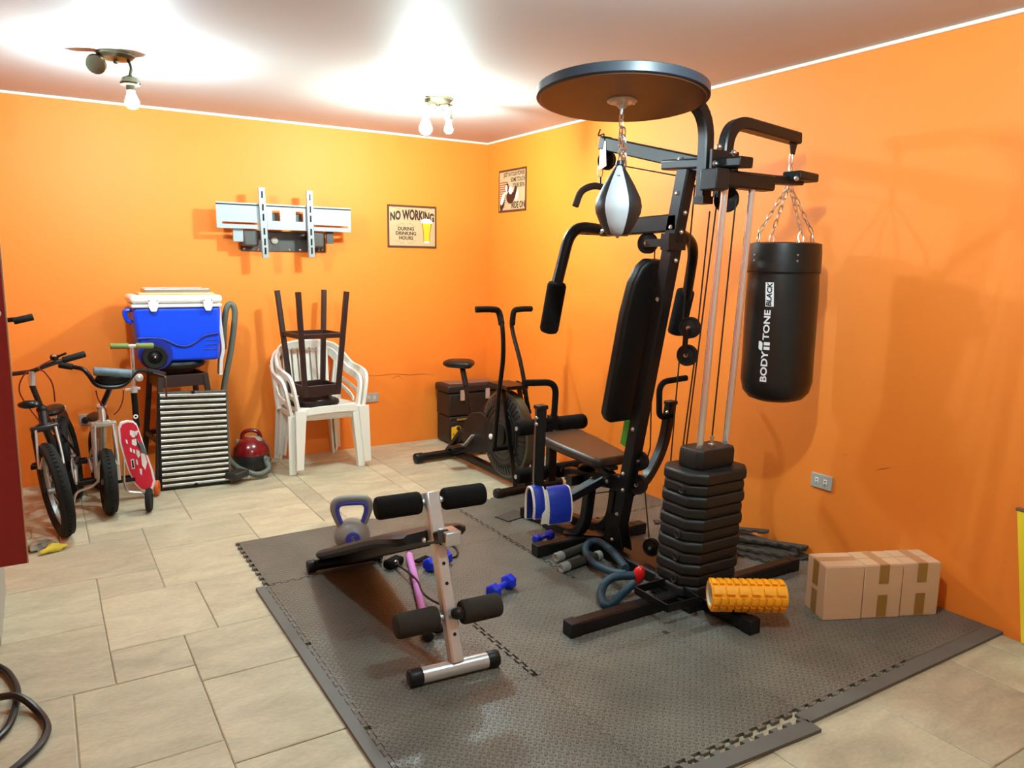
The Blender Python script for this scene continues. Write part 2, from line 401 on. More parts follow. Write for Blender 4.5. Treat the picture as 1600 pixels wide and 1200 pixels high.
for cI in range(4):
    for rI in range(4):
        x0, x1, y1, y0 = MX[cI], MX[cI+1], MY[rI], MY[rI+1]
        gV = lambda k, r: 0.007 if ((k == 2 and r <= 1) or (k == 1 and r == 2)) else 0.0016
        gH = lambda k, c_: 0.005 if (k == 1 and c_ in (0, 3)) else 0.0016
        P = []
        P += edge((x0, y0), (x1, y0), True, gH(rI+1, cI), teeth=not (rI == 3 and cI == 3))                       # front edge
        P += edge((x1, y0), (x1, y1), True, gV(cI+1, rI), teeth=cI < 3)                                           # right edge
        P += edge((x1, y1), (x0, y1), True, gH(rI, cI), teeth=not (rI == 0 and cI in (0, 3)))                    # back edge
        P += edge((x0, y1), (x0, y0), True, gV(cI, rI) if cI else 0.0016, teeth=True)                            # left edge
        t = MB().prism([(p.x, p.y) for p in P], (0, 0, 0), (1, 0, 0), (0, 1, 0), MT).build('foam_mat_tile', MATM, smooth=False)
        tag(t, 'black textured foam floor tile '+where[cI, rI], 'mat tile', 'interlocking foam floor tiles')
        def strip(a, b, wd, nm='border_strip'):
            e_ = edge(b, a, True, 0.003)          # toothed side faces the tile
            a3, b3 = V((*a, 0)), V((*b, 0)); tt = (b3-a3).normalized(); n = V((tt.y, -tt.x, 0))
            poly = [((b3+n*.009).x, (b3+n*.009).y)]+[(p.x, p.y) for p in e_]+[(q_.x, q_.y) for q_ in (a3+n*.009, a3+n*wd, b3+n*wd)]
            MB().prism(poly, (0, 0, 0), (1, 0, 0), (0, 1, 0), MT*0.96).build(nm, MATP, t, smooth=False)
        if cI == 0 and rI > 0: strip((x0, y1), (x0, y0), 0.048)
        if rI == 3 and cI == 2: strip((x0-0.02, y0), (x1-0.03, y0), 0.062)
        if rI == 3 and cI == 3:
            MB().bb((x0-0.03, y0-0.062, 0), (x1, y0-0.0005, MT*0.96)).build('border_strip', MATP, t, smooth=False)
        if rI == 3 and cI == 1:    # loose edging that bows away from the tile
            strip((x0-0.06, y0-0.004), (x1-0.012, y0-0.040), 0.066)

# ---- tall cupboard at the left edge of the view, with an open dark red door
RED = mat('dark_red_lacquer', srgb(128, 12, 12), 0.4, var=0.12, scale=30)
cup = thing('cupboard', 'dark red cupboard with an open door at the left edge of the room', 'cupboard', (-3.6, -2.2, 0))
GREYP = mat('grey_board', (0.36, 0.35, 0.30), 0.6, var=0.1)
MB().bb((-4.0, -2.31, 0), (-3.402, -1.75, 0.32)).build('plinth', GREYP, cup, bev=0.003)
MB().bb((-4.0, -2.31, 0.32), (-3.43, -1.75, 2.1)).build('body', RED, cup, bev=0.003)
e0 = at(43, 880, y=-2.36)
MB().bb((-3.86, -2.36, e0.z), (e0.x, -2.338, 2.1)).build('door', RED, cup, bev=0.002)
MB().bb((e0.x, -2.36, e0.z), (e0.x+0.004, -2.338, 2.1)).build('edge_band', mat('edge_band', (0.42, 0.24, 0.12), 0.5), cup)
kp = at(1, 490, y=-2.375)
MB().lathe([(0.006, 0), (0.006, 0.012), (0.014, 0.016), (0.012, 0.026), (0, 0.028)], (kp.x-0.012, -2.36, kp.z), (0, -1, 0), 14).build('knob', STEEL, cup)

# ---- wall sockets
SOCK = mat('socket_plate', (0.42, 0.40, 0.34), 0.45); SOCKW = mat('socket_insert', (0.74, 0.72, 0.66), 0.4)
def socket(c, u, n, label, plug=False):
    c, u, n = V(c), V(u), V(n); vz = V((0, 0, 1)); R = M((u, vz, n)).transposed()
    t = thing('wall_socket', label, 'socket', c, 'double wall sockets')
    MB().box(c+n*0.005, (0.118, 0.072, 0.010), R).build('plate', SOCK, t, bev=0.003)
    for s in (-1, 1):
        i_ = MB().box(c+n*0.010+u*(s*0.024), (0.021, 0.030, 0.006), R).build('insert', SOCKW, t, bev=0.002)
        h_ = MB()
        for q in (-1, 1): h_.box(c+n*0.0132+u*(s*0.024)+vz*(q*0.007), (0.009, 0.004, 0.001), R)
        h_.build('slot', SATIN, i_)
    if plug:
        MB().lathe([(0.020, 0), (0.022, 0.02), (0.014, 0.036), (0, 0.038)], c+n*0.012-u*0.026, n, 12).build('plug', PLAST, t, bev=0)
socket((-2.966, 0, 0.401), (1, 0, 0), (0, -1, 0), 'double wall socket with a black plug behind the small bicycle', True)
socket((-1.035, 0, 0.389), (1, 0, 0), (0, -1, 0), 'double wall socket on the back wall right of the white chairs')
socket((0, -3.304, 0.409), (0, -1, 0), (-1, 0, 0), 'double wall socket on the right wall beside the weight stack')

# ---- lamps: ceiling spot fittings with bare bulbs
BRONZE = mat('dark_bronze', (0.10, 0.085, 0.05), 0.35, 0.9, var=0.2, scale=30)
def bulb_mat(name, col, e): return mat(name, (0.9, 0.9, 0.9), 0.3, emit=(col, e))
def bulb(t, p, ax, r, m):
    prof = [(0.013, 0.0), (0.014, 0.012), (r*0.72, 0.035), (r, 0.035+r*0.75), (r*0.93, 0.035+r*1.2), (r*0.62, 0.035+r*1.62), (0, 0.035+r*1.8)]
    return MB().lathe(prof, p, ax, 16).build('bulb', m, t)
def fitting(c, label):
    t = thing('ceiling_lamp', label, 'lamp', c, 'two-armed ceiling lamps')
    MB().lathe([(0.085, 0), (0.085, -0.012), (0.070, -0.026), (0.03, -0.032), (0.012, -0.034), (0.010, -0.046), (0, -0.048)], c, (0, 0, 1), 28).build('ceiling_plate', BRONZE, t)
    return t
c1 = V((-2.80, -1.30, H)); L1 = fitting(c1, 'bronze ceiling lamp above the bicycles with one lit bulb and one empty cup')
a1, a2 = at(190, 118, y=-1.33), at(155, 100, y=-1.28)
h1 = at(203, 118, y=-1.34)
MB().tube(spline([c1+V((0.05, -0.01, -0.02)), (c1+V((0.05, -0.01, -0.02))+h1)/2+V((0.01, 0, 0)), h1], 5), 0.007, 8).build('arm', BRONZE, L1)
MB().tube(spline([c1+V((-0.06, 0, -0.02)), c1+V((-0.07, 0, -0.06)), at(157, 98, y=-1.3)], 5), 0.007, 8).build('arm', BRONZE, L1)
MB().lathe([(0.012, 0.0), (0.036, 0.012), (0.046, 0.034), (0.044, 0.044), (0.020, 0.046), (0.020, 0.07), (0, 0.07)], h1, (0, 0, -1), 18).build('cup', BRONZE, L1)
b2 = at(155, 100, y=-1.3)
MB().lathe([(0.0, 0.0), (0.036, 0.012), (0.047, 0.036), (0.044, 0.05), (0.03, 0.045), (0, 0.044)], b2+V((0.0, 0.02, 0.015)), (-0.35, -0.8, -0.5), 18).build('cup', BRONZE, L1)
bulb(L1, h1-V((0, 0, 0.062)), (0.05, 0, -1), 0.032, bulb_mat('bulb_cool', (0.66, 0.90, 1.0), BULB['left']))

c2 = V((-1.09, -1.30, H)); L2 = fitting(c2, 'dark ceiling lamp near the room corner with two hanging lit bulbs')
for (sx, mname, r, e_, px_, py_) in ((-1, 'bulb_warm', 0.038, BULB['back'], 665, 163), (1, 'bulb_small', 0.026, BULB['back_small'], 701, 168)):
    tp = at(px_, py_, y=-1.32)
    MB().tube(spline([c2+V((sx*0.05, 0, -0.025)), c2+V((sx*0.09, -0.01, -0.03)), tp+V((0, 0, 0.012)), tp], 5), 0.0045, 8).build('arm', BRONZE, L2)
    MB().tube(spline([c2+V((sx*0.015, 0, -0.03)), c2+V((sx*0.03, -0.01, -0.075)), tp+V((-sx*0.03, 0, -0.0)), tp], 5), 0.0025, 6).build('wire', SATIN, L2)
    MB().lathe([(0.006, 0.012), (0.018, 0.0), (0.022, -0.02), (0.022, -0.07), (0.018, -0.074), (0, -0.074)], tp, (0, 0, 1), 16).build('lampholder', mat('grey_lampholder', (0.30, 0.33, 0.28), 0.4, 0.6), L2)
    bulb(L2, tp-V((0, 0, 0.07)), (0, 0, -1), r, bulb_mat(mname, (0.72, 0.95, 0.95), e_))

c3 = V((-1.72, -4.18, H)); L3 = fitting(c3, 'bronze ceiling lamp near the camera, above the front of the mats')
for sx in (-1, 1):
    tp = c3+V((sx*0.09, 0, -0.09))
    MB().tube([c3+V((sx*0.05, 0, -0.02)), tp], 0.007, 8).build('arm', BRONZE, L3)
    MB().lathe([(0.012, 0.0), (0.036, 0.012), (0.046, 0.034), (0.044, 0.044), (0.020, 0.046), (0.020, 0.07), (0, 0.07)], tp, (0, 0, -1), 18).build('cup', BRONZE, L3)
    if sx > 0: bulb(L3, tp-V((0, 0, 0.062)), (0, 0, -1), 0.032, bulb_mat('bulb_near', (0.70, 0.92, 1.0), BULB['near']))

# ================================================================== multi gym
G = MT                       # top of the mats
XC = -0.84
gym = thing('multi_gym', 'black multi gym with padded seat, weight stack and round speed bag platform', 'multi gym', (XC, -2.95, G))
def gp(mb, name, m=BLACK, parent=None, **k): return mb.build(name, m, parent or gym, **k)
def bolt(p, n, r=0.0085, parent=None, h=0.009):
    p, n = V(p), V(n).normalized()
    return MB().lathe([(r*1.25, 0), (r*1.25, 0.002), (r, 0.003), (r*0.9, h*0.7), (r*0.5, h), (0, h)], p, n, 10).build('bolt', BOLT, parent or gym)
# base
gp(MB().bar((-1.50, -3.33, G+.029), (-0.24, -3.33, G+.029), .056, .056), 'front_crossbar')
for x in (-1.515, -0.225): gp(MB().box((x, -3.33, G+.029), (.05, .06, .060)), 'end_cap', PLAST, bev=.004)
gp(MB().bar((-0.89, -3.66, G+.029), (-0.89, -2.60, G+.029), .054, .056), 'base_beam')
gp(MB().box((-0.89, -3.665, G+.029), (.058, .05, .060)), 'end_cap', PLAST, bev=.004)
gp(MB().bar((-1.17, -2.585, G+.030), (-0.52, -2.585, G+.030), .056, .056), 'rear_crossbar')
for x in (-1.165, -0.535): gp(MB().box((x, -2.585, G+.031), (.07, .060, .060)), 'end_cap', PLAST, bev=.004)
gp(MB().bb((-0.86, -3.22, G+.002), (-0.60, -2.66, G+.022)), 'base_plate', mat('brown_black_plate', (0.03, 0.022, 0.016), 0.5))
gp(MB().bar((-0.98, -2.52, G+.064), (-0.82, -2.66, G+.064), .05, .006), 'base_strap')
# upright, leaning back
ub, ut = V((XC, -2.765, G+.03)), V((XC, -3.145, 1.86))
UDIR = (ut-ub).normalized()
gp(MB().sweep([ub, ut], .06, .072, (0, -1, 0)), 'upright')
def on_up(z): return lerp(ub, ut, (z-ub.z)/(ut.z-ub.z))
for s in (-1, 1):
    q = on_up(.12)
    gp(MB().prism([(-.075, -.06), (.075, -.06), (.045, .11), (-.03, .11)], q+V((s*.031+(-.004 if s > 0 else -.0), 0, 0)), (0, 1, 0), (0, 0, 1), .005), 'gusset')
for z, dy in ((1.74, 0), (1.60, .0), (1.52, 0), (1.29, 0), (.68, 0), (.45, .01), (.37, -.01), (.24, 0), (.10, 0)):
    p = on_up(z); bolt(p+V((-.030, dy, 0)), (-1, 0, 0))
for z in (1.66, 1.58, 1.46): p = on_up(z); bolt(p+V((0, -.037, 0)), (0, -1, 0))
# seat beam and J-shaped feet
sb0, sb1 = on_up(.40), V((XC, -2.36, .33))
gp(MB().sweep([sb0, sb1], .056, .07), 'seat_beam')
for t in (.25, .5, .72): p = lerp(sb0, sb1, t); bolt(p+V((-.029, 0, 0)), (-1, 0, 0))
for dx in (-.085, .085):
    gp(MB().sweep(fil([(XC+dx, -2.66, .36), (XC+dx, -2.62, .075), (XC+dx, -2.28, .045)], .16, 8), .05, .05, (1, 0, 0)), 'foot_tube')
gp(MB().bar((XC-.1, -2.50, .34), (XC+.1, -2.50, .34), .05, .05), 'cross_link')
gp(MB().box((-0.98, -2.02, G+.004), (.17, .11, .006), M.Rotation(.25, 3, 'Z')), 'foot_plate', mat('worn_plate', (.05, .047, .04), .55))
gp(MB().box((-0.86, -2.14, G+.035), (.15, .20, .05), M.Rotation(.2, 3, 'Z')), 'foot_block', BLACK, bev=.004)
# seat
sc0, sc1 = V((XC, -2.24, .545)), V((XC, -2.74, .505))
dirs = (sc1-sc0).normalized()
ns = V((1, 0, 0)).cross(dirs); ns = ns if ns.z > 0 else -ns
out = [(-.145, 0), (-.145, .03), (-.12, .0)]
o_ = [(-.11, .0), (.11, .0), (.145, .03), (.14, .20), (.115, .47), (.09, .50), (-.09, .50), (-.115, .47), (-.14, .20), (-.145, .03)]
seat = gp(MB().prism(o_, sc0-ns*.05, (1, 0, 0), dirs, .05 if V((1, 0, 0)).cross(dirs).z > 0 else -.05), 'seat', mat('brown_black_vinyl', (0.030, 0.018, 0.012), 0.38, bump=.08, bscale=280), bev=.016, seg=3)
gp(MB().sweep([sc1-ns*.06+V((0, .13, 0)), on_up(.36)+V((0, .02, 0))], .05, .05, (1, 0, 0)), 'seat_bracket')
gp(MB().bar(sc0-ns*.058-V((0, .02, 0)), sc1-ns*.058, .05, .02), 'seat_rail')
# leg developer with foam rollers
gp(MB().sweep([(XC, -2.20, .62), (XC, -2.19, .25)], .045, .05, (1, 0, 0)), 'leg_lever')
gp(MB().bar((XC, -2.36, .50), (XC, -2.19, .53), .04, .05), 'lever_hinge')
for z in (.565, .300):
    gp(MB().cyl((XC-.23, -2.19, z), (XC+.23, -2.19, z), .012, 12), 'roller_axle', STEEL)
    for s in (-1, 1):
        gp(MB().rcyl((XC+s*.035, -2.19, z), (XC+s*.225, -2.19, z), .042, 20, .014), 'foam_roller', FOAM)
# backrest pad, in front of the upright
bt, bbm = on_up(1.46)+V((0, .075, 0)), on_up(.70)+V((0, .075, 0))
bd = (bbm-bt).normalized(); L_ = (bbm-bt).length
o_ = [(-.045, .0), (.045, .0), (.085, .035), (.115, .11), (.130, .25), (.135, L_-.04), (.11, L_), (-.11, L_), (-.135, L_-.04), (-.130, .25), (-.115, .11), (-.085, .035)]
gp(MB().prism(o_, bt-V((0, 0, 0)), (1, 0, 0), bd, .06), 'backrest', VINYL, bev=.016, seg=3)
gp(MB().box(on_up(.645)+V((0, .05, 0)), (.05, .05, .12), M.Rotation(.2, 3, 'X')), 'green_sleeve', mat('green_band', srgb(60, 130, 30), .55))
# press levers with looped handles
for s in (-1, 1):
    X1 = XC+s*.38
    if s < 0: base = [V((XC-.06, -2.72, .40)), V((XC-.25, -2.66, .30)), V((X1, -2.63, .36)), V((X1, -2.645, .77))]
    else: base = [at(985, 768, x=-.74), at(1008, 752, x=-.60), at(1036, 700, x=-.48), at(1048, 630, x=X1)]
    gp(MB().sweep(fil(base, .13, 8), .048, .048, (0, 1, 0)), 'press_lever')
    tp = base[-1]
    gp(MB().box(tp+V((0, 0, .004)), (.052, .052, .02)), 'end_cap', PLAST, bev=.004)
    h = fil([tp+V((0, -.01, -.06)), tp+V((-s*.075, 0, -.07)), tp+V((-s*.085, 0, .115)), tp+V((s*.10, 0, .125))], .06, 7)
    gp(MB().tube(h, .0155, 12), 'press_handle', FOAM)
    for dz in (-.045, -.075): bolt(tp+V((-.024, -.005, dz)), (-1, 0, 0))
# pec deck beam and arms
pb0, pb1 = on_up(1.62), V((XC, -2.60, 1.61))
gp(MB().sweep([pb0+V((0, -.02, 0)), pb1], .06, .075), 'pec_beam')
gp(MB().box((XC, -2.78, 1.66), (.014, .014, .03)), 'bolt', BOLT)
gp(MB().bar((XC-.13, -2.60, 1.60), (XC+.13, -2.60, 1.60), .05, .045), 'pec_crosshead')
al = fil([at(945, 360, x=-.93), at(893, 352, x=-1.13), at(868, 452, x=-1.22)], .2, 10)
gp(MB().tube(al, .0255, 14), 'pec_arm')
d_ = (al[-1]-al[-2]).normalized()
gp(MB().rcyl(at(871, 441, x=-1.22), at(857, 519, x=-1.22), .043, 20, .016), 'foam_pad', FOAM)
bolt(at(934, 361, x=-.97)+V((0, -.02, 0)), (-.7, -.7, 0), .012)
ar = fil([at(1058, 362, x=-.74), at(1086, 380, x=-.56), at(1072, 470, x=-.46)], .2, 10)
gp(MB().tube(ar, .025, 14), 'pec_arm')
gp(MB().rcyl(at(1072, 452, x=-.46), at(1056, 522, x=-.46), .045, 20, .016), 'foam_pad', FOAM)
gp(MB().box(at(1052, 378, x=XC-.01), (.10, .05, .07)), 'pivot_bracket')
# high pulley boom
bo0, bo1 = V((XC, -3.24, 1.845)), V((XC, -2.60, 2.005))
gp(MB().sweep([bo0, bo1], .05, .062), 'boom')
bdir = (bo1-bo0).normalized()
gp(MB().bar(bo1-bdir*.01, bo1+bdir*.035, .054, .066), 'end_cap', PLAST, bev=.012)
bolt(lerp(bo0, bo1, .18)+V((-.026, 0, 0)), (-1, 0, 0), .013)
# top joining frame
gp(MB().bar((XC, -3.02, 1.865), (XC, -3.46, 1.835), .075, .042), 'top_beam', bev=.004)
gp(MB().bar((-.94, -3.385, 1.775), (-.62, -3.385, 1.775), .07, .065), 'rod_beam', bev=.003)
gp(MB().box((-.93, -3.385, 1.77), (.07, .085, .08)), 'socket_block', PLAST, bev=.004)
gp(MB().bar((-.64, -3.385, 1.79), (-.40, -3.36, 1.80), .045, .035), 'guide_arm')
gp(MB().bar((-.50, -3.40, 1.815), (-.36, -3.38, 1.812), .085, .035), 'guide_head', PLAST, bev=.003)
bolt((-.50, -3.425, 1.80), (-.5, -.8, 0))
# arm carrying the round platform
da = fil([(-.885, -3.285, 1.70), (-.885, -3.285, 2.085), (-1.25, -3.285, 2.085)], .16, 10)
gp(MB().sweep(da, .05, .05, (0, 1, 0)), 'platform_arm')
gp(MB().box((-.885, -3.285, 1.70), (.056, .056, .03)), 'end_cap', PLAST)
# arm carrying the heavy bag
BX, BY = -.34, -3.262
ba = fil([(-.795, -3.305, 1.73), (-.795, -3.305, 2.02), (-.31, -3.262, 1.995)], .13, 10)
gp(MB().sweep(ba, .05, .05, (0, 1, 0)), 'bag_arm')
gp(MB().box((-.795, -3.305, 1.73), (.056, .056, .03)), 'end_cap', PLAST)
gp(MB().prism([(-.022, 0), (.022, 0), (.009, -.05), (-.009, -.05)], (BX, BY-.003, 1.975), (1, 0, 0), (0, 0, 1), .008), 'bag_hook')
gp(MB().box((-.84, -3.345, 1.845), (.15, .012, .09)), 'clamp_plate'); 
for x, z in ((-.885, 1.90), (-.80, 1.885), (-.90, 1.835), (-.80, 1.83)): bolt((x, -3.352, z), (0, -1, 0), .010, h=.014)
# round platform for the speed ball
PC = at(972, 157, z=2.035); vd = V((PC.x-CAM.x, PC.y-CAM.y, 0)).normalized()
PN = (V((0, 0, 1))+vd*math.tan(math.radians(4.6))).normalized()
BOARD = mat('platform_board', (0.10, 0.042, 0.020), 0.42, var=.15, scale=6)
pl = gp(MB().lathe([(0, 0), (.300, 0), (.308, .006)], PC, PN, 56), 'platform', BOARD)
MB().lathe([(.309, .003), (.316, .006), (.316, .036), (.309, .040), (0, .041)], PC, PN, 56).build('platform_rim', mat('blue_black_edge', (0.016, 0.022, 0.030), 0.4), pl)
MB().lathe([(.056, 0.0), (.056, -.004), (.052, -.006), (.022, -.007), (.020, -.020), (.012, -.028), (.006, -.030), (.006, -.05), (0, -.05)], PC, PN, 24).build('swivel', STEEL, pl)
for k in range(4):
    a = k*PI/2+.5; fr = frame(PN); bolt(PC+(fr[1]*math.cos(a)+fr[2]*math.sin(a))*.044-PN*.006, -PN, .005, pl)
# guide rods and weight stack
RX = (-.877, -.723); RB, RT = V((0, -3.300, .10)), V((0, -3.392, 1.76))
for x in RX: gp(MB().cyl(RB+V((x, 0, 0)), RT+V((x, 0, 0)), .0145, 16), 'guide_rod', CHROME)
PX, PY = -.822, -3.305
def plate(wx, wy, z0, h, ch, name, m):
    o = []
    for sx, sy in ((-1, -1), (1, -1), (1, 1), (-1, 1)):
        a, b = (sx*wx, sy*(wy-ch)), (sx*(wx-ch), sy*wy)
        o += [a, b] if sx*sy > 0 else [b, a]
    vs = []; n = 8; lay = [(0, .94), (.18, .995), (.5, 1.0), (.82, .995), (1, .94)]
    for f_, k in lay: vs += [V((PX+(a*k), PY+(b*k)-(z0+h*f_)*.055+.02, z0+h*f_)) for a, b in o]
    fs = [tuple(range(n))[::-1], tuple(range(4*n, 5*n))]
    for i in range(4):
        for q in range(n): fs.append((i*n+q, i*n+(q+1) % n, (i+1)*n+(q+1) % n, (i+1)*n+q))
    return gp(MB().add(vs, fs), name, m, bev=.004)
STACK = mat('grey_black_vinyl_plate', (0.012, 0.012, 0.0095), 0.5, var=.2, scale=25, bump=.1, bscale=120, spec=.4)
NP = 11; z = G+.045; ph = .0495
for k in range(NP):
    grow = (.004 if k % 2 else 0)
    p_ = plate(.168-grow, .128-grow, z, ph, .055, 'weight_plate', STACK)
    if k in (1, 3, 5, 9):
        MB().lathe([(.019, 0), (.019, .004), (.015, .006), (.012, .003), (0, .003)], (PX-.165, PY-.02-z*.055, z+ph/2), (-1, 0, 0), 16).build('pin_hole', STACK, p_)
    z += ph
plate(.112, .07, z, .085, .022, 'top_block', STACK)
gp(MB().lathe([(.016, 0), (.016, .006), (.007, .010), (.007, .03), (.010, .032), (.010, .04), (0, .042)], ((RX[0]+RX[1])/2, -3.325, z+.085), (0, 0, 1), 12), 'cable_stud', BOLT)
ztop = z+.125
gp(MB().bb((PX-.17, PY-.13, G+.012), (PX+.17, PY+.13, G+.043)), 'stack_base', PLAST)
tr = MB(); q = [(-1.16, -3.30), (-1.16, -3.05), (-.98, -3.05), (-.98, -3.30)]
q = [at(992, 922, z=.09), at(1043, 951, z=.09), at(1092, 938, z=.09), at(1045, 908, z=.09)]
for a, b in zip(q, q[1:]+q[:1]): tr.bar(a, b, .006, .034)
gp(tr, 'guard_frame')
# pulleys and cables
def pulley(p, r, ax=(1, .35, 0), parent=None):
    w_ = .011
    o = gp(MB().lathe([(r*.25, -w_), (r*.55, -w_*.55), (r*.82, -w_*.55), (r*.86, -w_), (r, -w_), (r*.90, 0), (r, w_), (r*.86, w_), (r*.82, w_*.55), (r*.55, w_*.55), (r*.25, w_)], p, ax, 26), 'pulley', PLAST)
    MB().lathe([(r*.17, -w_-.012), (r*.2, -w_-.010), (r*.2, w_+.010), (r*.17, w_+.012)], p, ax, 10).build('pulley_bolt', BOLT, o)
    return o
pr = .047
P1 = at(1012, 380, x=XC); P2 = at(1135, 312, x=-.80); P3 = at(1078, 512, x=XC+.06); P4 = at(1074, 555, x=XC+.06); P5 = at(999, 720, x=XC+.02); P6 = at(997, 757, x=XC+.02); P7 = at(1018, 855, x=XC+.02)
for p in (P1, P3, P4, P5, P6): pulley(p, pr)
pulley(P2, .05); pulley(P7, .042)
P8 = bo1+V((0, .0, -.075)); pulley(P8, .045)
for p, q in ((P3, P4), (P5, P6)):
    gp(MB().bar(p+V((-.02, 0, .0)), q+V((-.02, 0, 0)), .004, .03, (0, 1, 0)), 'pulley_strap')
gp(MB().bar(P1+V((-.018, 0, 0)), on_up(P1.z)+V((-.018, 0, 0)), .006, .035), 'pulley_strap')
for s in (-1, 1): gp(MB().prism([(-.02, .03), (.02, .03), (.025, -.10), (-.03, -.085)], bo1+V((s*.026, -.0, -.02)), (0, 1, 0), (0, 0, 1), .004), 'pulley_bracket', mat('zinc_bracket', (.55, .55, .52), .35, .8))
def cable(*pts): return gp(MB().tube([V(p) for p in pts], .0034, 6), 'cable', CABLE)
cable(P8+V((0, -.04, -.02)), V((XC+.03, -3.20, 1.79)))
cable(P2+V((0, .05, 0)), at(1070, 715, x=-.80)); cable(P2+V((0, -.05, 0)), V(((RX[0]+RX[1])/2, -3.325, ztop)))
cable(P3+V((0, .047, 0)), V((XC+.06, -3.13, 1.78))); cable(P3+V((0, -.046, 0)), at(1109, 330, x=XC+.04))
cable(P4+V((0, .047, 0)), at(1048, 720, x=XC+.04)); cable(P4+V((0, -.047, 0)), at(1064, 720, x=XC+.04))
cable(P1+V((0, -.047, 0)), at(1016, 700, x=XC+.035), P5+V((0, -.046, 0)))
cable(P6+V((0, -.046, 0)), P7+V((0, .02, .04))); cable(P6+V((0, .04, -.03)), V((XC, -2.25, .16)))
# lat bar hanging from the boom: carabiner and curved bar
cb = at(938, 268, x=XC-.02)
gp(MB().torus(cb, (1, .4, 0), .022, .0035, 16, 6, sx=.6, sy=1.25), 'carabiner', BOLT)
lb = [at(899, 322, x=-.99), at(908, 300, x=-.96), at(925, 291, x=-.92), at(942, 293, x=-.86), at(965, 304, x=-.79), at(985, 330, x=-.72)]
gp(MB().tube(spline(lb, 6), .0165, 12), 'lat_bar', mat('dark_brown_foam', (.028, .014, .009), .85))
gp(MB().cyl(at(938, 277, x=XC-.02), at(938, 294, x=-.87), .005, 8), 'lat_bar_eye', BLACK)
gp(MB().tube(spline([bo1+bdir*.03+V((0, 0, .03)), bo1+V((0, .03, .05)), at(935, 212, x=XC), at(938, 202, x=XC)], 5), .0035, 6), 'wire_hook', BLACK)

# ================================================================== heavy bag
BLK = mat('bag_vinyl', (0.006, 0.007, 0.006), 0.36, var=.2, scale=8, bump=.10, bscale=12)
bag = thing('punching_bag', 'black cylindrical punching bag with white lettering, hanging on chains from the multi gym arm', 'punching bag', (BX, BY, .84))
R_ = .157; ZB, ZT = .845, 1.54
prof = [(0, ZB-.012), (.08, ZB-.010), (.12, ZB+.004), (.146, ZB+.035), (R_, ZB+.085), (R_-.001, 1.05), (R_, 1.30), (R_-.004, 1.412), (R_+.001, 1.418), (R_, 1.50), (R_-.003, ZT), (R_-.02, ZT+.006), (.10, ZT-.01), (0, ZT-.012)]
body = MB().lathe(prof, (BX, BY, 0), (0, 0, 1), 40).build('body', BLK, bag)
cv = math.atan2(CAM.y-BY, CAM.x-BX)
WHITE = mat('white_print', (.85, .85, .83), .5); INK = mat('black_print', (.012, .012, .012), .5)
def wrap(a0, z0, r=R_+.0012):
    """text runs upwards along the bag: x of the lettering -> z, y -> around"""
    return lambda x, y: V((BX+r*math.cos(a0-(-y)/r*-1), BY+r*math.sin(a0-(-y)/r*-1), z0+x))
a0 = cv-.34
fn = lambda x, y: V((BX+(R_+.0014)*math.cos(a0-y/R_), BY+(R_+.0014)*math.sin(a0-y/R_), x))
lt = MB()
# lettering reads bottom to top, the tops of letters towards the left
put_text(lt, 'BODY', .040, fn, bold=.0012, sx=1.25, dx=1.002)
put_text(lt, 'TONE', .038, fn, bold=.0010, sx=1.28, dx=1.187)
fn2 = lambda x, y: fn(1.095+x, y)
for x0, x1 in ((-.017, -.003), (.003, .017)):
    lt.add([fn2(x0, -.018), fn2(x1, -.018), fn2(x1, .008), fn2(x0, .008)], [(0, 1, 2, 3)])
ring_ = [(-.02, .014), (.012, .014), (.020, .022), (.020, .032), (-.012, .032), (-.02, .024)]
lt.add([fn2(*q) for q in ring_], [(0, 1, 2, 3, 4, 5)])
lt.build('lettering', WHITE, body, smooth=False)
bx = MB(); bx.add([fn(x, y) for x, y in ((1.268, -.024), (1.372, -.018), (1.372, .018), (1.268, .012))], [(0, 1, 2, 3)]); bx.build('label_box', WHITE, body, smooth=False)
fn3 = lambda x, y: V((BX+(R_+.0022)*math.cos(a0-y/R_), BY+(R_+.0022)*math.sin(a0-y/R_), x))
put_text(MB(), 'BLACK', .031, fn3, bold=.0010, sx=1.05, dx=1.32, dy=-.003, shear=.15).build('lettering', INK, body, smooth=False)
for a in (-.9, .35):
    for dz in (.03, .055): MB().sph((BX+(R_+.001)*math.cos(cv+a), BY+(R_+.001)*math.sin(cv+a), ZT-dz-.02), .005, 8, 5).build('rivet', BOLT, body)
MB().lathe([(R_+.0005, 1.411), (R_+.0025, 1.413), (R_+.0005, 1.415)], (BX, BY, 0), (0, 0, 1), 40).build('seam', BLK, body)
def chain(a, b, n, parent, ln=None, r=.0022, w_=.008, name='chain', m=BOLT):
    a, b = V(a), V(b); d = (b-a); L = d.length; d.normalize(); _, s, u = frame(d); mb = MB(); h = L/n*.5*1.32
    for k in range(n):
        c_ = lerp(a, b, (k+.5)/n); q = s if k % 2 else u
        pts = []
        for t in range(10):
            an = 2*PI*t/10; pts.append(c_+d*(h*math.sin(an))+q*(w_*math.cos(an)*(1 if abs(math.sin(an)) < .9 else 1)))
        mb.tube(pts, r, 5, closed=True)
    return mb.build(name, m, parent)
top = V((BX, BY, 1.925)); mid = V((BX, BY, 1.80))
chain(top, mid, 3, bag, r=.0035, w_=.010)
MB().cyl(mid+V((0, 0, .0)), mid+V((0, 0, .06)), .008, 10).build('swivel', BOLT, bag)
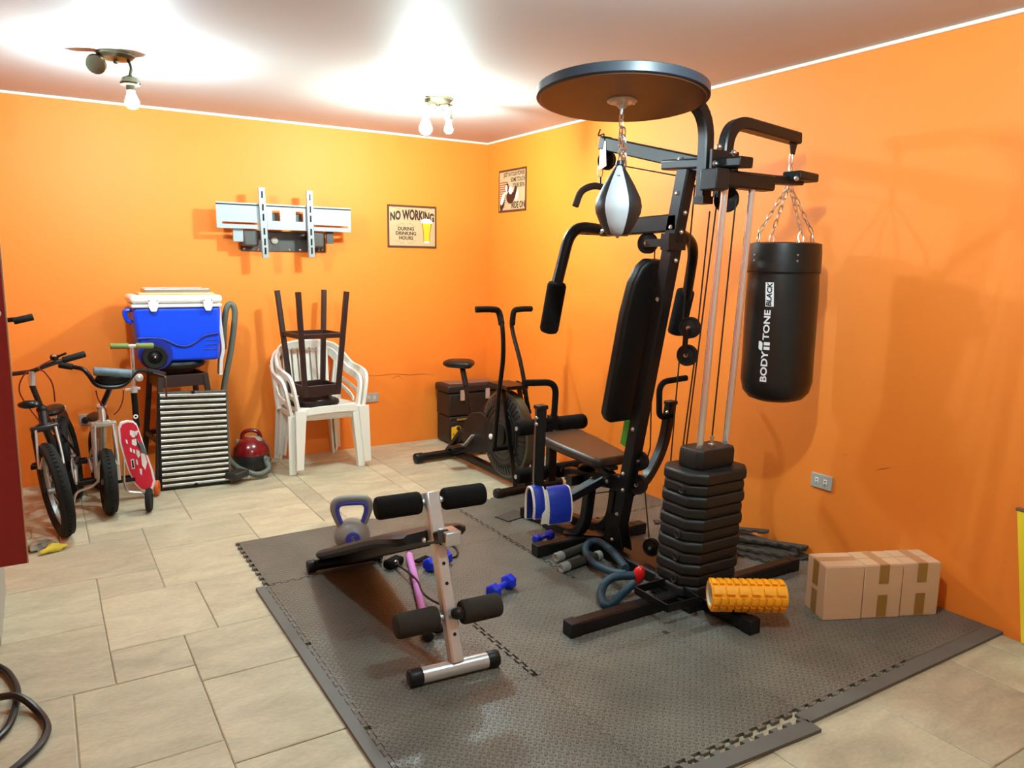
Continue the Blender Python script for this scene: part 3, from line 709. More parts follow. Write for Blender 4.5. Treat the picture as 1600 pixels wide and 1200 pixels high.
for k in range(4):
    a = cv+.5+k*PI/2
    e = V((BX+(R_-.03)*math.cos(a), BY+(R_-.03)*math.sin(a), ZT+.05))
    chain(mid, e, 7, bag)
    MB().tube(spline([e, e+V((.012*math.cos(a+1.5), .012*math.sin(a+1.5), -.025)), e+V((.012*math.cos(a), .012*math.sin(a), -.062)), e+V((-.012*math.cos(a+1.5), -.012*math.sin(a+1.5), -.025))], 4, closed=True), .003, 6, closed=True).build('ring_hook', BOLT, bag)

# ================================================================== speed ball
SPC = V((PC.x, PC.y, 0)); tz = 1.800; bz = 1.545
sb = thing('speed_bag', 'black and silver speed ball hanging on a chain under the round platform', 'speed bag', (PC.x, PC.y, bz))
prof = [(0.0, bz), (.030, bz+.001), (.047, bz+.010), (.068, bz+.045), (.086, bz+.085), (.0895, bz+.110), (.083, bz+.140), (.060, bz+.185), (.036, bz+.225), (.020, bz+.250), (.012, bz+.258)]
SILV = mat('silver_leather', (.42, .44, .45), .38); BLKL = mat('black_leather', (.010, .010, .010), .42)
va = math.atan2(CAM.y-PC.y, CAM.x-PC.x)
for k in range(6):
    a_0 = va-.12-PI/6+k*PI/3+.05; n = 6; vs = []; fs = []
    for r, z_ in prof:
        for q in range(n+1):
            a = a_0+PI/3*q/n; rr = r*(1-.02*(1-math.sin(PI*q/n))); vs.append((PC.x+rr*math.cos(a), PC.y+rr*math.sin(a), z_))
    for i in range(len(prof)-1):
        for q in range(n): fs.append((i*(n+1)+q, i*(n+1)+q+1, (i+1)*(n+1)+q+1, (i+1)*(n+1)+q))
    pn = MB().add(vs, fs).build('panel', SILV if k % 2 == 0 else BLKL, sb)
    if k == 0:
        am = a_0+PI/6
        f_ = lambda x, y: V((PC.x+.0425*math.cos(am+x/.04), PC.y+.0425*math.sin(am+x/.04), bz+.212+y))
        put_text(MB(), 'Z', .018, f_, bold=.0004).build('lettering', INK, pn, smooth=False)
MB().lathe([(.012, tz), (.016, tz+.006), (.014, tz+.02), (.008, tz+.022), (0, tz+.022)], SPC, (0, 0, 1), 12).build('cap', BLKL, sb)
MB().lathe([(0, bz-.008), (.006, bz-.006), (.008, bz), (.04, bz+.003), (.0, bz+.004)], SPC, (0, 0, 1), 14).build('bottom_seam', SILV, sb)
chain(V((PC.x, PC.y, tz+.015)), PC-PN*.045, 7, sb, r=.003, w_=.009)
chain(V((PC.x+.012, PC.y-.012, tz+.0)), PC-PN*.10+V((.006, -.006, 0)), 5, sb, r=.003, w_=.010)
chain(V((PC.x+.022, PC.y-.0, tz-.01)), PC-PN*.13+V((.006, 0, 0)), 4, sb, r=.003, w_=.010)

# ================================================================== on the mats: abdominal bench
ZB_ = G
bench = thing('abdominal_bench', 'sit-up bench with curved black board, chrome post and foam rollers', 'exercise bench', (-2.04, -2.9, G))
def bp_(mb, name, m=BLACK, **k): return mb.build(name, m, bench, **k)
bp_(MB().cyl((-2.185, -3.35, G+.028), (-1.905, -3.375, G+.028), .0275, 20), 'foot_bar', STEEL)
for a, b in (((-2.215, -3.348, G+.028), (-2.165, -3.352, G+.028)), ((-1.925, -3.373, G+.028), (-1.878, -3.378, G+.028))): bp_(MB().rcyl(a, b, .0295, 20, .006), 'foot_cap', PLAST)
pt0, pt1 = V((-2.04, -3.362, G+.05)), V((-2.035, -3.150, .605))
bp_(MB().sweep([pt0, pt1], .046, .046, (1, 0, 0)), 'post', STEEL)
pd = (pt1-pt0).normalized()
pn_ = V((1, 0, 0)).cross(pd); pn_ = pn_ if pn_.y < 0 else -pn_
for t in (.16, .46, .58, .70): bp_(MB().cyl(lerp(pt0, pt1, t)+pn_*.0225, lerp(pt0, pt1, t)+pn_*.0242, .0065, 12), 'pin_hole', SATIN)
bp_(MB().bar(lerp(pt0, pt1, .30), lerp(pt0, pt1, .315), .050, .050, (1, 0, 0)), 'sleeve_edge', STEEL)
bp_(MB().bar(lerp(pt0, pt1, .72)-pn_*.005, lerp(pt0, pt1, 1.02)-pn_*.005, .058, .058, (1, 0, 0)), 'top_sleeve', STEEL, bev=.003)
bp_(MB().cyl((-2.205, -2.235, G+.030), (-1.885, -2.255, G+.030), .025, 18), 'low_bar', PLAST)
for a, b in (((-2.225, -2.234, G+.030), (-2.185, -2.236, G+.030)), ((-1.91, -2.252, G+.030), (-1.868, -2.256, G+.030))): bp_(MB().rcyl(a, b, .029, 18, .006), 'foot_cap', PLAST)
r0, r1 = V((-2.045, -2.25, .048)), V((-2.038, -3.235, .475))
bp_(MB().sweep([r0, r1+(r1-r0).normalized()*.03], .045, .045), 'rail', mat('dark_steel', (.05, .048, .042), .4, .5))
bp_(MB().box(r1+V((.03, -.01, .0)), (.06, .07, .05)), 'bracket', STEEL, bev=.003)
for s in (-1, 1): bolt(r1+V((s*.062, 0, 0)), (s, 0, 0), parent=bench)
# curved pad
cl = spline([V((-2.045, -2.215, .082)), V((-2.045, -2.45, .176)), V((-2.043, -2.75, .305)), V((-2.041, -3.0, .408)), V((-2.04, -3.19, .470))], 5)
sec_ = [(-.135, -.022), (.135, -.022), (.150, -.008), (.150, .008), (.13, .020), (.06, .024), (-.06, .024), (-.13, .020), (-.150, .008), (-.150, -.008)]
bp_(MB().sec(cl, sec_, (0, 0, 1), scales=[.86, .94]+[1]*(len(cl)-4)+[.94, .80]), 'board', VINYL)
for t, z_, hw, rr, col in ((.965, 0, .20, .041, FOAM), (.27, 0, .19, .043, FOAMG)):
    c_ = lerp(pt0, pt1, t)-pn_*(0 if t > .5 else .0)
    off = V((0, 0, 0)) if t > .5 else V((0, -.03, .03))
    ax_ = V((1, -.06, 0)).normalized()
    c_ = c_+off*0
    bp_(MB().cyl(c_-ax_*hw, c_+ax_*hw, .011, 12), 'roller_axle', STEEL)
    for s in (-1, 1): bp_(MB().rcyl(c_+ax_*s*.043, c_+ax_*s*(hw+.01), rr, 22, .012), 'foam_roller', col)
bp_(MB().sph(lerp(pt0, pt1, .28)+pn_*.045+V((.012, 0, 0)), (.024, .024, .022), 14, 8), 'lock_knob', PLAST)
bp_(MB().cyl(lerp(pt0, pt1, .28)+pn_*.02, lerp(pt0, pt1, .28)+pn_*.04, .008, 10), 'knob_stem', STEEL)

# ---- kettlebell
kb = thing('kettlebell', 'grey and purple-blue vinyl kettlebell marked 5 on the mat behind the bench', 'kettlebell', (-1.93, -2.02, G))
KG = mat('grey_vinyl', (.23, .225, .20), .45); KBLU = mat('purple_blue_vinyl', srgb(70, 72, 165), .42)
kc = V((-1.93, -2.02, G))
MB().lathe([(.055, 0), (.072, .008), (.086, .035), (.090, .065), (.082, .098), (.060, .125), (.035, .142), (0, .15)], kc, (0, 0, 1), 28).build('body', KG, kb)
ku = V((math.cos(-.30), math.sin(-.30), 0))
hp = [kc+ku*x+V((0, 0, z_)) for x, z_ in ((-.048, .105), (-.070, .150), (-.088, .205), (-.078, .240), (-.045, .252), (.045, .252), (.078, .240), (.088, .205), (.070, .150), (.048, .105))]
MB().tube(spline(hp, 4), .0185, 12).build('handle', KG, kb)
hin = [kc+ku*x*.86+V((0, 0, .105+(z_-.105)*.90)) for x, z_ in ((-.048, .105), (-.070, .150), (-.085, .205), (-.075, .236), (-.045, .246), (.045, .246), (.075, .236), (.085, .205), (.070, .150), (.048, .105))]
kn = V((ku.y, -ku.x, 0)); kn = kn if kn.dot(CAM-kc) > 0 else -kn
MB().tube(spline([p+kn*.007 for p in hin], 4), .0135, 10).build('handle_inlay', KBLU, kb)
fc = kc+kn*.086+V((0, 0, .07))
MB().lathe([(.036, -.012), (.036, .001), (.033, .003), (.026, .0035), (0, .0035)], fc, kn, 24).build('badge', KBLU, kb)
kr = V((0, 0, 1)).cross(kn).normalized()
put_text(MB(), '5', .045, lambda x, y: fc+kn*.0042+kr*x+V((0, 0, y)), bold=.001).build('numeral', KG, kb, smooth=False)

# ---- dumbbells
DB = mat('blue_vinyl', srgb(4, 46, 200), .36, var=.08)
def dumbbell(p0, p1, r, label, hexa=True):
    a, b = V(p0), V(p1); d = (b-a).normalized(); L = (b-a).length
    t = thing('dumbbell', label, 'dumbbell', (a+b)/2-V((0, 0, r)), 'blue dumbbells')
    n = 6 if hexa else 18; hl = L*.27
    for s, o in ((0, a), (1, b)):
        e = d if s == 0 else -d
        P = [(0, r*.72), (r*.22, r), (hl-r*.2, r), (hl, r*.70), (hl+r*.12, r*.42)]
        mb = MB(); ax, sd, u2 = frame(d); vs = []; fs = []
        for q, k in P:
            for j in range(n):
                an = 2*PI*j/n+(PI/6 if hexa else 0); vs.append(o+e*q+sd*k*math.cos(an)+u2*k*math.sin(an))
        for i in range(len(P)-1):
            for j in range(n): fs.append((i*n+j, i*n+(j+1) % n, (i+1)*n+(j+1) % n, (i+1)*n+j))
        fs.append(tuple(range(n))); fs.append(tuple((len(P)-1)*n+j for j in range(n)))
        mb.add(vs, fs).build('head', DB, t, bev=.003, sharp=.3)
    MB().tube([lerp(a, b, q) for q in (.25, .32, .5, .68, .75)], [r*.40, r*.36, r*.40, r*.36, r*.40], 14).build('handle', DB, t)
    return t
hr = .036; zc = G+hr*.866
dumbbell((-1.745, -2.50, zc), (-1.60, -2.44, zc), hr, 'blue hexagonal dumbbell just behind the chrome bench post')
dumbbell((-1.635, -2.905, zc), (-1.485, -2.830, zc), hr, 'blue hexagonal dumbbell lying alone on the mat right of the bench')
dumbbell((-1.115, -2.46, G+.026), (-.985, -2.425, G+.026), .026, 'small blue dumbbell touching the rear crossbar of the multi gym', False)
dumbbell((-.235, -2.47, G+.040), (-.09, -2.50, G+.040), .040, 'blue dumbbell by the right wall behind the weight stack', False)

# ---- pink toning bar with cord
tb = thing('toning_bar', 'pink foam-covered exercise bar with black cord lying under the bench', 'exercise bar', (-1.87, -2.65, G))
PINK = mat('pink_foam', srgb(205, 128, 200), .7); q0, q1 = V((-1.748, -2.31, G+.022)), V((-2.0, -3.04, G+.022)); qd = (q1-q0).normalized()
MB().rcyl(q0, lerp(q0, q1, .47), .0165, 14, .003).build('foam_sleeve', PINK, tb); MB().rcyl(lerp(q0, q1, .475), q1, .0165, 14, .003).build('foam_sleeve', PINK, tb)
MB().cyl(q0-qd*.03, q0+qd*.01, .012, 12).build('bar_end', mat('brown_end', (.07, .03, .02), .5), tb)
MB().rcyl(q1-qd*.01, q1+qd*.075, .021, 12, .008).build('bar_end', PLAST, tb)
MB().sph(q1+qd*.03+V((.05, .005, 0)), (.035, .02, .018), 10, 6).build('clip', PLAST, tb)
hc = V((-1.85, -2.36, G+.022))
MB().box(hc, (.10, .055, .04), M.Rotation(.5, 3, 'Z')).build('hand_loop', FOAM, tb, bev=.012)
MB().torus(hc+V((.0, -.032, .008)), (0, -1, .3), .009, .003, 12, 6).build('eyelet', BOLT, tb)
MB().tube(spline([hc+V((0, -.03, .005)), at(650, 905, z=.05), at(662, 928, z=.045), at(685, 943, z=.03), at(715, 955, z=G+.006)], 6), .0048, 8).build('cord', CABLE, tb)
MB().tube(spline([hc+V((-.05, .03, 0)), at(600, 862, z=.03), at(640, 853, z=G+.006), at(690, 848, z=G+.006), at(712, 856, z=G+.006), at(714, 868, z=G+.006), at(703, 872, z=G+.006)], 6), .0048, 8).build('cord', CABLE, tb)
MB().bar(at(650, 878, z=.03), at(668, 870, z=.03), .03, .01).build('strap', FOAM, tb)

# ---- thigh toner: two foam loops on a red hub
tt = thing('thigh_toner', 'teal foam butterfly thigh trimmer with a red hub beside the weight stack', 'exercise toner', at(960, 900, z=G))
TEAL = mat('teal_foam', srgb(14, 50, 64), .55, bump=.2, bscale=200)
hubp = at(994, 899, z=.085)
l1 = [hubp+V((-.03, .03, 0)), at(955, 893, z=.07), at(928, 880, z=.05), at(915, 862, z=.05), at(921, 848, z=.06), at(936, 847, z=.075), at(955, 860, z=.08), at(978, 888, z=.09)]
l2 = [hubp, at(962, 901, z=.085), at(945, 912, z=.06), at(939, 930, z=.035), at(945, 944, z=.030), at(957, 942, z=.030), at(975, 925, z=.05), at(991, 911, z=.075)]
for l in (l1, l2): MB().tube(spline(l, 6), .0185, 12).build('foam_loop', TEAL, tt)
MB().sph(hubp+V((.01, -.005, 0)), (.028, .028, .048), 16, 10, M.Rotation(.3, 3, 'X')).build('hub', mat('red_plastic', srgb(215, 30, 22), .35), tt)
GREYC = mat('grey_plastic_cap', (.26, .255, .22), .5)
for k, (a, b) in enumerate(((at(868, 872, z=G+.024), at(925, 850, z=G+.024)), (at(876, 888, z=G+.024), at(935, 868, z=G+.024)))):
    g = thing('hand_grip', ('black foam hand grip with a grey end cap, the one touching the gym crossbar', 'black foam hand grip with a grey end cap, the nearer of the pair')[k], 'hand grip', lerp(a, b, .5), 'foam hand grips')
    d = (b-a).normalized()
    MB().rcyl(a+d*.045, b, .0215, 16, .004).build('foam_sleeve', FOAMG, g)
    MB().lathe([(.010, .004), (.013, 0), (.0225, 0), (.024, .006), (.024, .045), (.021, .05), (0, .05)], a, d, 18).build('end_cap', GREYC, g)
    MB().lathe([(.021, 0), (.024, .006), (.024, .03), (0, .03)], b-d*.02, d, 18).build('end_cap', GREYC, g)

# ---- orange foam roller, resting across the base beam of the gym
ra, rb = at(1113, 929, z=.137), at(1220, 931, z=.137)
FR = mat('orange_eva', srgb(255, 172, 22), .5, var=.05); d = (rb-ra).normalized(); ra = ra-d*.012; rb = rb+d*.012
fr_ = thing('foam_roller', 'bright orange ribbed hollow foam roller leaning over the gym base beam', 'foam roller', lerp(ra, rb, .5)-V((0, 0, .07)))
L = (rb-ra).length; ax, sd, u2 = frame(d); ro, ri = .066, .047
MB().ring([(ri, 0), (ro-.010, 0), (ro-.010, L), (ri, L)], ra, d, 36).build('tube', FR, fr_)
MB().ring([(ri-.0035, .001), (ri-.0002, .001), (ri-.0002, L-.001), (ri-.0035, L-.001)], ra, d, 36).build('core', mat('cream_core', (.80, .72, .55), .5), fr_)
for k in range(9):      # raised ridges in bands around the roller
    an = 2*PI*k/9; wid = .52 if k % 3 else .40
    nseg = 10 if k % 3 != 1 else 6
    for j in range(nseg):
        t0 = L*(j+.08)/nseg; t1 = L*(j+.80)/nseg; vs = []
        st = 4
        for q in range(st+1):
            a = an-wid/2+wid*q/st
            for (r_, t_) in ((ro-.011, t0), (ro, t0+.002), (ro, t1-.002), (ro-.011, t1)):
                vs.append(ra+d*t_+sd*r_*math.cos(a)+u2*r_*math.sin(a))
        fs = []
        for q in range(st):
            for i in range(3): fs.append((q*4+i, q*4+i+1, q*4+5+i, q*4+4+i))
        fs += [(0, 1, 2, 3), (st*4+3, st*4+2, st*4+1, st*4)]
        MB().add(vs, fs).build('ridge', FR, fr_)

# ---- cardboard boxes
CARD = mat('cardboard', srgb(214, 176, 136), .75, var=.06, scale=5, bump=.05, bscale=40); TAPE = mat('packing_tape', srgb(158, 116, 52), .28)
bx0 = V((-.556, -3.748, G)); bxd = V((.165, -.078, 0)).normalized(); byd = V((-bxd.y, bxd.x, 0)); bw, bd_, bh = .166, .148, .228
for k in range(3):
    o = bx0+bxd*(k*(bw+.005))+V((0, 0, 0))+byd*(0, .004, .010)[k]
    t = thing('cardboard_box', ('small cardboard box with tape over its left edge, nearest the foam roller', 'middle cardboard box of the row of three, two tape strips on its front', 'small cardboard box nearest the right wall, two tape strips on the front')[k], 'box', o+bxd*bw/2+byd*bd_/2, 'cardboard boxes in a row')
    MB().prism([(0, 0), (bw, 0), (bw, bd_), (0, bd_)], o, bxd, byd, bh).build('carton', CARD, t, bev=.003)
    for s in (0, 1): MB().prism([(.002, .002+s*(bd_/2)), (bw-.002, .002+s*(bd_/2)), (bw-.002, bd_/2-.003+s*(bd_/2)), (.002, bd_/2-.003+s*(bd_/2))], o+V((0, 0, bh)), bxd, byd, .0022).build('flap', CARD, t)
    tw = .042
    if k == 0:
        n = -bxd
        for z0, z1 in ((.0, .105), (.125, bh)): MB().prism([(bd_*.38, z0), (bd_*.38+tw, z0), (bd_*.38+tw, z1), (bd_*.38, z1)], o-bxd*.0012, byd, (0, 0, 1), -.0008).build('tape', TAPE, t)
        MB().prism([(bw*.0, bd_*.40), (bw, bd_*.40), (bw, bd_*.40+tw), (0, bd_*.40+tw)], o+V((0, 0, bh+.0024)), bxd, byd, .0006).build('tape', mat('clear_tape', srgb(190, 146, 104), .2), t)
    else:
        for z0, z1 in ((.008, .100), (.150, bh)): MB().prism([(bw*.38, z0), (bw*.38+tw, z0), (bw*.38+tw, z1), (bw*.38, z1)], o-byd*.0012, bxd, (0, 0, 1), .0008).build('tape', TAPE, t)
        MB().prism([(bw*.38, 0), (bw*.38+tw, 0), (bw*.38+tw, bd_), (bw*.38, bd_)], o+V((0, 0, bh+.0024)), bxd, byd, .0006).build('tape', MATS.get('clear_tape') or TAPE, t)

# ---- pile of mat edging strips by the wall
def strip_mesh():
    P = edge((0, 0), (.60, 0), True, .0); poly = [(p.x, p.y) for p in P]+[(.60, .045), (0, .045)]
    mb = MB().prism(poly, (0, 0, 0), (1, 0, 0), (0, 1, 0), .011); o = mb.build('edging_strip', mat('dusty_black_foam', (.05, .047, .038), .7, var=.3, scale=12), smooth=False); me = o.data; bpy.data.objects.remove(o); return me
SM = strip_mesh(); rs = random.Random(11)
pile = [(-.42, -2.95, -1.25, 0), (-.35, -2.90, -1.32, 0), (-.28, -2.88, -1.40, 0), (-.21, -2.92, -1.38, 0), (-.14, -2.90, -1.50, 0), (-.075, -2.93, -1.54, 0),
        (-.46, -2.96, -1.02, 1), (-.33, -2.92, -1.20, 1), (-.22, -2.90, -1.30, 2), (-.38, -3.0, -.95, 3), (-.47, -2.84, -.78, 4)]
desc = ['leftmost strip of black foam edging in the pile by the wall', 'second strip from the left at the bottom of the black edging pile', 'third strip from the left at the bottom of the black edging pile', 'fourth strip from the left at the bottom of the black edging pile', 'fifth strip from the left at the bottom of the edging pile', 'black edging strip lying along the foot of the right wall',
        'black edging strip laid slanting over the left of the pile', 'black edging strip on the second layer, in the middle of the pile', 'black edging strip on the third layer of the pile', 'black edging strip near the top, slanting towards the boxes', 'topmost black edging strip, its tip sticking out against the orange wall']
for k, (x, y, a, lay) in enumerate(pile):
    o = place_mesh('edging_strip', SM, None, None, (x, y+.21, G+.0005+lay*.0135), (0, 0, a)); tag(o, desc[k], 'edging strip', 'loose mat edging strips')

# ---- ankle weights draped over the lever of the gym
AB = mat('blue_nylon', srgb(10, 46, 158), .5, bump=.25, bscale=30); AW = mat('white_binding', srgb(225, 220, 205), .6)
def cuff(c, along, w_, drop_f, drop_b, label, strap):
    c = V(c); al = V(along).normalized(); out_ = V((al.y, -al.x, 0)); out_ = out_ if out_.dot(CAM-c) > 0 else -out_
    t = thing('ankle_weight', label, 'ankle weight', c, 'blue ankle weights')
    r = .036
    pts = [c+out_*r*1.15+V((0, 0, -drop_f)), c+out_*r*1.35+V((0, 0, -drop_f*.55)), c+out_*r*1.1+V((0, 0, -.01)), c+out_*r*.6+V((0, 0, r*.75)), c+V((0, 0, r)), c-out_*r*.6+V((0, 0, r*.75)), c-out_*r*1.1+V((0, 0, -.01)), c-out_*r*1.2+V((0, 0, -drop_b))]
    pp = spline(pts, 5); n = len(pp)
    sec_ = [(-w_/2, -.004), (-w_/2+.02, -.009), (0, -.010), (w_/2-.02, -.009), (w_/2, -.004), (w_/2, .004), (w_/2-.02, .010), (0, .012), (-w_/2+.02, .010), (-w_/2, .004)]
    MB().sec(pp, [(b_, a_) for a_, b_ in sec_], al, scales=None).build('pad', AB, t)
    b = MB()
    for s in (-1, 1): b.tube([p+al*(s*w_/2) for p in pp], .0065, 6)
    for e in (pp[0], pp[-1]): b.tube([e-al*w_/2, e+al*w_/2], .0065, 6)
    b.build('binding', AW, t)
    MB().tube([lerp(pp[0], pp[1], .0)+out_*.012+V((0, 0, drop_f*.5))-al*w_/2, lerp(pp[0], pp[1], 0)+out_*.014+V((0, 0, drop_f*.5)), lerp(pp[0], pp[1], 0)+out_*.012+V((0, 0, drop_f*.5))+al*w_/2], .0018, 5).build('stitching', AB, t)
    if strap: MB().sweep([p+al*(-w_/2-.022)+V((0, 0, .004)) for p in pp[: n*2//3]], .007, .030, al).build('strap', AW, t)
    return t
cuff((-1.13, -2.655, .335), (1, -.12, 0), .125, .125, .10, 'large blue ankle weight with white binding hung over the gym lever', True)
cuff((-1.238, -2.640, .352), (1, -.12, 0), .058, .105, .13, 'narrow blue ankle weight behind the larger one on the gym lever', False)

# ================================================================== along the back wall
# ---- TV wall mount
tv = thing('tv_mount', 'silver tilting television wall bracket on the back wall above the stool', 'tv mount', (-1.69, 0, 1.7))
SILVP = mat('silver_paint', (.34, .37, .37), .4, .35); DARKM = mat('dark_grey_metal', (.075, .07, .062), .45, .3)
def tp(mb, n, m, **k): return mb.build(n, m, tv, **k)
tp(MB().bb((-1.975, -.012, 1.50), (-1.375, 0, 1.64)), 'wall_plate', DARKM, bev=.002)
Yp = -.15
def y_at(px, py): return at(px, py, y=Yp)
x0, x1 = -2.154, -1.228; zt, zb = 1.812, 1.650
# cross plate with cut-outs, built from strips around the openings
fr = MB(); th = .004
def rect(a, b, c_, d_): fr.bb((a, Yp, c_), (b, Yp+th, d_))
hx = [(-1.790, -1.735), (-1.628, -1.575)]; hz = (1.705, 1.775); sl = [(-2.12, -1.84), (-1.54, -1.25)]; sz = (1.674, 1.688)
rect(x0, x1, zb, sz[0]); rect(x0, sl[0][0], sz[0], sz[1]); rect(sl[0][1], sl[1][0], *sz); rect(sl[1][1], x1, *sz); rect(x0, x1, sz[1], hz[0])
rect(x0, hx[0][0], *hz); rect(hx[0][1], hx[1][0], *hz); rect(hx[1][1], x1, *hz); rect(x0, x1, hz[1], zt)
cp = tp(fr, 'cross_plate', SILVP)
MB().bb((x0, Yp-.004, zt-.012), (x1, Yp+.016, zt-.005)).build('edge_groove', SATIN, cp); MB().bb((x0, Yp-.002, zt-.004), (x1, Yp+.022, zt+.004)).build('edge_fold', SILVP, cp)
MB().bb((x0, Yp-.002, zb-.004), (x1, Yp+.018, zb+.002)).build('edge_fold', SILVP, cp)
for px in (410, 484):
    a, b = (at(408, 293, y=-.165), at(415, 403, y=-.165)) if px == 410 else (at(483, 298, y=-.165), at(487, 402, y=-.165))
    rl = tp(MB().bar(a, b, .045, .022, (0, 1, 0)), 'rail', SILVP, bev=.002)
    for t in (.10, .28, .42, .62, .77, .90):
        m_ = lerp(a, b, t); MB().box(m_+V((0, -.0125, 0)), (.011, .002, .045)).build('slot', SATIN, rl)
for xx in (-1.93, -1.47):
    tp(MB().bb((xx-.05, -.13, 1.53), (xx+.05, -.012, 1.64)), 'tilt_arm', DARKM, bev=.012)
tp(MB().bb((-2.045, -.12, 1.56), (-1.98, -.10, 1.655)), 'side_tab', SILVP); tp(MB().bb((-1.40, -.12, 1.56), (-1.35, -.10, 1.655)), 'side_tab', DARKM)
for xx in (-1.763, -1.60): tp(MB().bb((xx-.02, -.10, 1.70), (xx+.03, -.02, 1.76)), 'hook_block', DARKM, bev=.004)
tp(MB().lathe([(.024, 0), (.024, .01), (.018, .014), (0, .016)], (-1.745, -.012, 1.575), (0, -1, 0), 20), 'cap', mat('beige_cap', (.5, .47, .4), .5))
for xx, zz in ((-1.955, 1.515), (-1.86, 1.512), (-1.64, 1.512), (-1.56, 1.512), (-1.40, 1.52)): bolt((xx, -.012, zz), (0, -1, 0), .007, tv)

# ---- tin signs
TAN = mat('aged_tin', srgb(188, 164, 124), .5, var=.14, scale=9); BRN = mat('dark_brown_print', srgb(46, 16, 12), .55); GOLD = mat('beer_print', srgb(240, 186, 40), .5); FRAME_ = mat('brown_edge_print', srgb(84, 44, 18), .6, var=.2, scale=14); OLV = mat('olive_print', srgb(150, 128, 84), .6)
def sign(c, u, n, w_, h_, label):
    c, u, n = V(c), V(u), V(n); vz = V((0, 0, 1)); R = M((u, vz, n)).transposed()
    t = thing('tin_sign', label, 'sign', c, None)
    MB().box(c+n*.003, (w_, h_, .004), R).build('plate', FRAME_, t)
    MB().box(c+n*.0052, (w_*.93, h_*.90, .002), R).build('panel', TAN, t)
    return t, lambda x, y, k=0: c+n*(.0066+k*.0006)+u*x+vz*y
s1, f1 = sign((-.677, 0, 1.71), (1, 0, 0), (0, -1, 0), .415, .325, 'square tin sign with a beer glass reading no working during drinking hours')
arch = lambda x, y: f1(x, y*(1.15-1.6*abs(x)*.9)+.075+.012-(x*x)*.55)
put_text(MB(), 'NO WORKING', .092, arch, bold=.0042, sx=.60).build('lettering', BRN, s1, smooth=False)
for i_, (tx, yy, sz_) in enumerate((('DURING', -.018, .036), ('DRINKING', -.053, .036), ('HOURS', -.088, .036))):
    put_text(MB(), tx, sz_, lambda x, y: f1(x, y), bold=.0012, sx=1.0, dx=-.055, dy=yy).build('lettering', BRN, s1, smooth=False)
sc_ = MB()
for yy, sg in ((.012, 1), (-.120, -1)):
    for sx in (-1, 1):
        pts = [(-.055+sx*(.012+.07*t), yy+sg*.010*math.sin(t*5)) for t in [k/8 for k in range(9)]]
        for (a, b), (c_, d_) in zip(pts, pts[1:]): sc_.add([f1(a, b), f1(c_, d_), f1(c_, d_+.0035), f1(a, b+.0035)], [(0, 1, 2, 3)])
for sx in (-1, 1):
    pts = [(sx*(.10+.07*t), .135-.008*math.sin(t*6)) for t in [k/8 for k in range(9)]]
    for (a, b), (c_, d_) in zip(pts, pts[1:]): sc_.add([f1(a, b), f1(c_, d_), f1(c_, d_+.004), f1(a, b+.004)], [(0, 1, 2, 3)])
sc_.build('scrollwork', OLV, s1, smooth=False)
gl = [(.078, .030), (.082, .0), (.092, -.04), (.094, -.122), (.146, -.122), (.150, -.04), (.163, .0), (.166, .030)]
MB().add([f1(x, y, 1) for x, y in gl], [tuple(range(len(gl)))]).build('beer_glass', GOLD, s1, smooth=False)
rim = [(.074, .030), (.076, .055), (.10, .066), (.145, .064), (.168, .052), (.170, .030)]
MB().add([f1(x, y, 2) for x, y in rim], [tuple(range(6))]).build('foam_head', mat('cream_print', srgb(250, 244, 215), .5), s1, smooth=False)
MB().add([f1(x, y, 2) for x, y in ((.094, -.122), (.097, -.108), (.143, -.108), (.146, -.122))], [(0, 1, 2, 3)]).build('glass_base', MATS['cream_print'], s1, smooth=False)
for pts in (((.078, .030), (.086, .030), (.096, -.04), (.098, -.122), (.093, -.122), (.091, -.04)), ((.158, .030), (.166, .030), (.152, -.04), (.147, -.122), (.143, -.122), (.146, -.04))):
    MB().add([f1(x, y, 2) for x, y in pts], [tuple(range(6))]).build('glass_edge', mat('amber_print', srgb(150, 96, 24), .5), s1, smooth=False)
s2, f2 = sign((0, -.385, 2.0), (0, -1, 0), (-1, 0, 0), .405, .325, 'small tin sign with a motorcycle rider reading ride on, on the right wall')
for tx, xx, yy, sz_, sx in (('JUST IN YOUR POWER', .03, .122, .046, .66), ('SOME TOUCH', .085, .078, .046, .70), ('YOUR SKIN', .095, .034, .046, .72)):
    put_text(MB(), tx, sz_, lambda x, y: f2(x, y), bold=.0012, sx=sx, dx=xx, dy=yy).build('lettering', BRN, s2, smooth=False)
put_text(MB(), 'RIDE ON', .068, lambda x, y: f2(x, y, 2), bold=.0016, sx=.72, dx=.095, dy=-.115).build('lettering', BRN, s2, smooth=False)
ln = MB()
for k in range(12):
    z0 = .07-.017*k; ln.add([f2(-.185, z0), f2(-.06-.004*k, z0), f2(-.06-.004*k, z0-.007), f2(-.185, z0-.007)], [(0, 1, 2, 3)])
ln.build('speed_lines', mat('rust_print', srgb(150, 70, 44), .6), s2, smooth=False)
CRM = MATS['cream_print']
def blob(pts, m, k, nm): MB().add([f2(x, y, k) for x, y in pts], [tuple(range(len(pts)))]).build(nm, m, s2, smooth=False)
el = lambda cx, cy, a, b, rot=0, n=16: [(cx+a*math.cos(2*PI*k/n)*math.cos(rot)-b*math.sin(2*PI*k/n)*math.sin(rot), cy+a*math.cos(2*PI*k/n)*math.sin(rot)+b*math.sin(2*PI*k/n)*math.cos(rot)) for k in range(n)]
blob(el(-.14, -.10, .028, .055, -.45), BRN, 1, 'wheel_print'); blob(el(-.135, -.06, .022, .05, -.5), CRM, 2, 'fender_print'); blob(el(-.02, -.05, .06, .05), BRN, 1, 'engine_print')
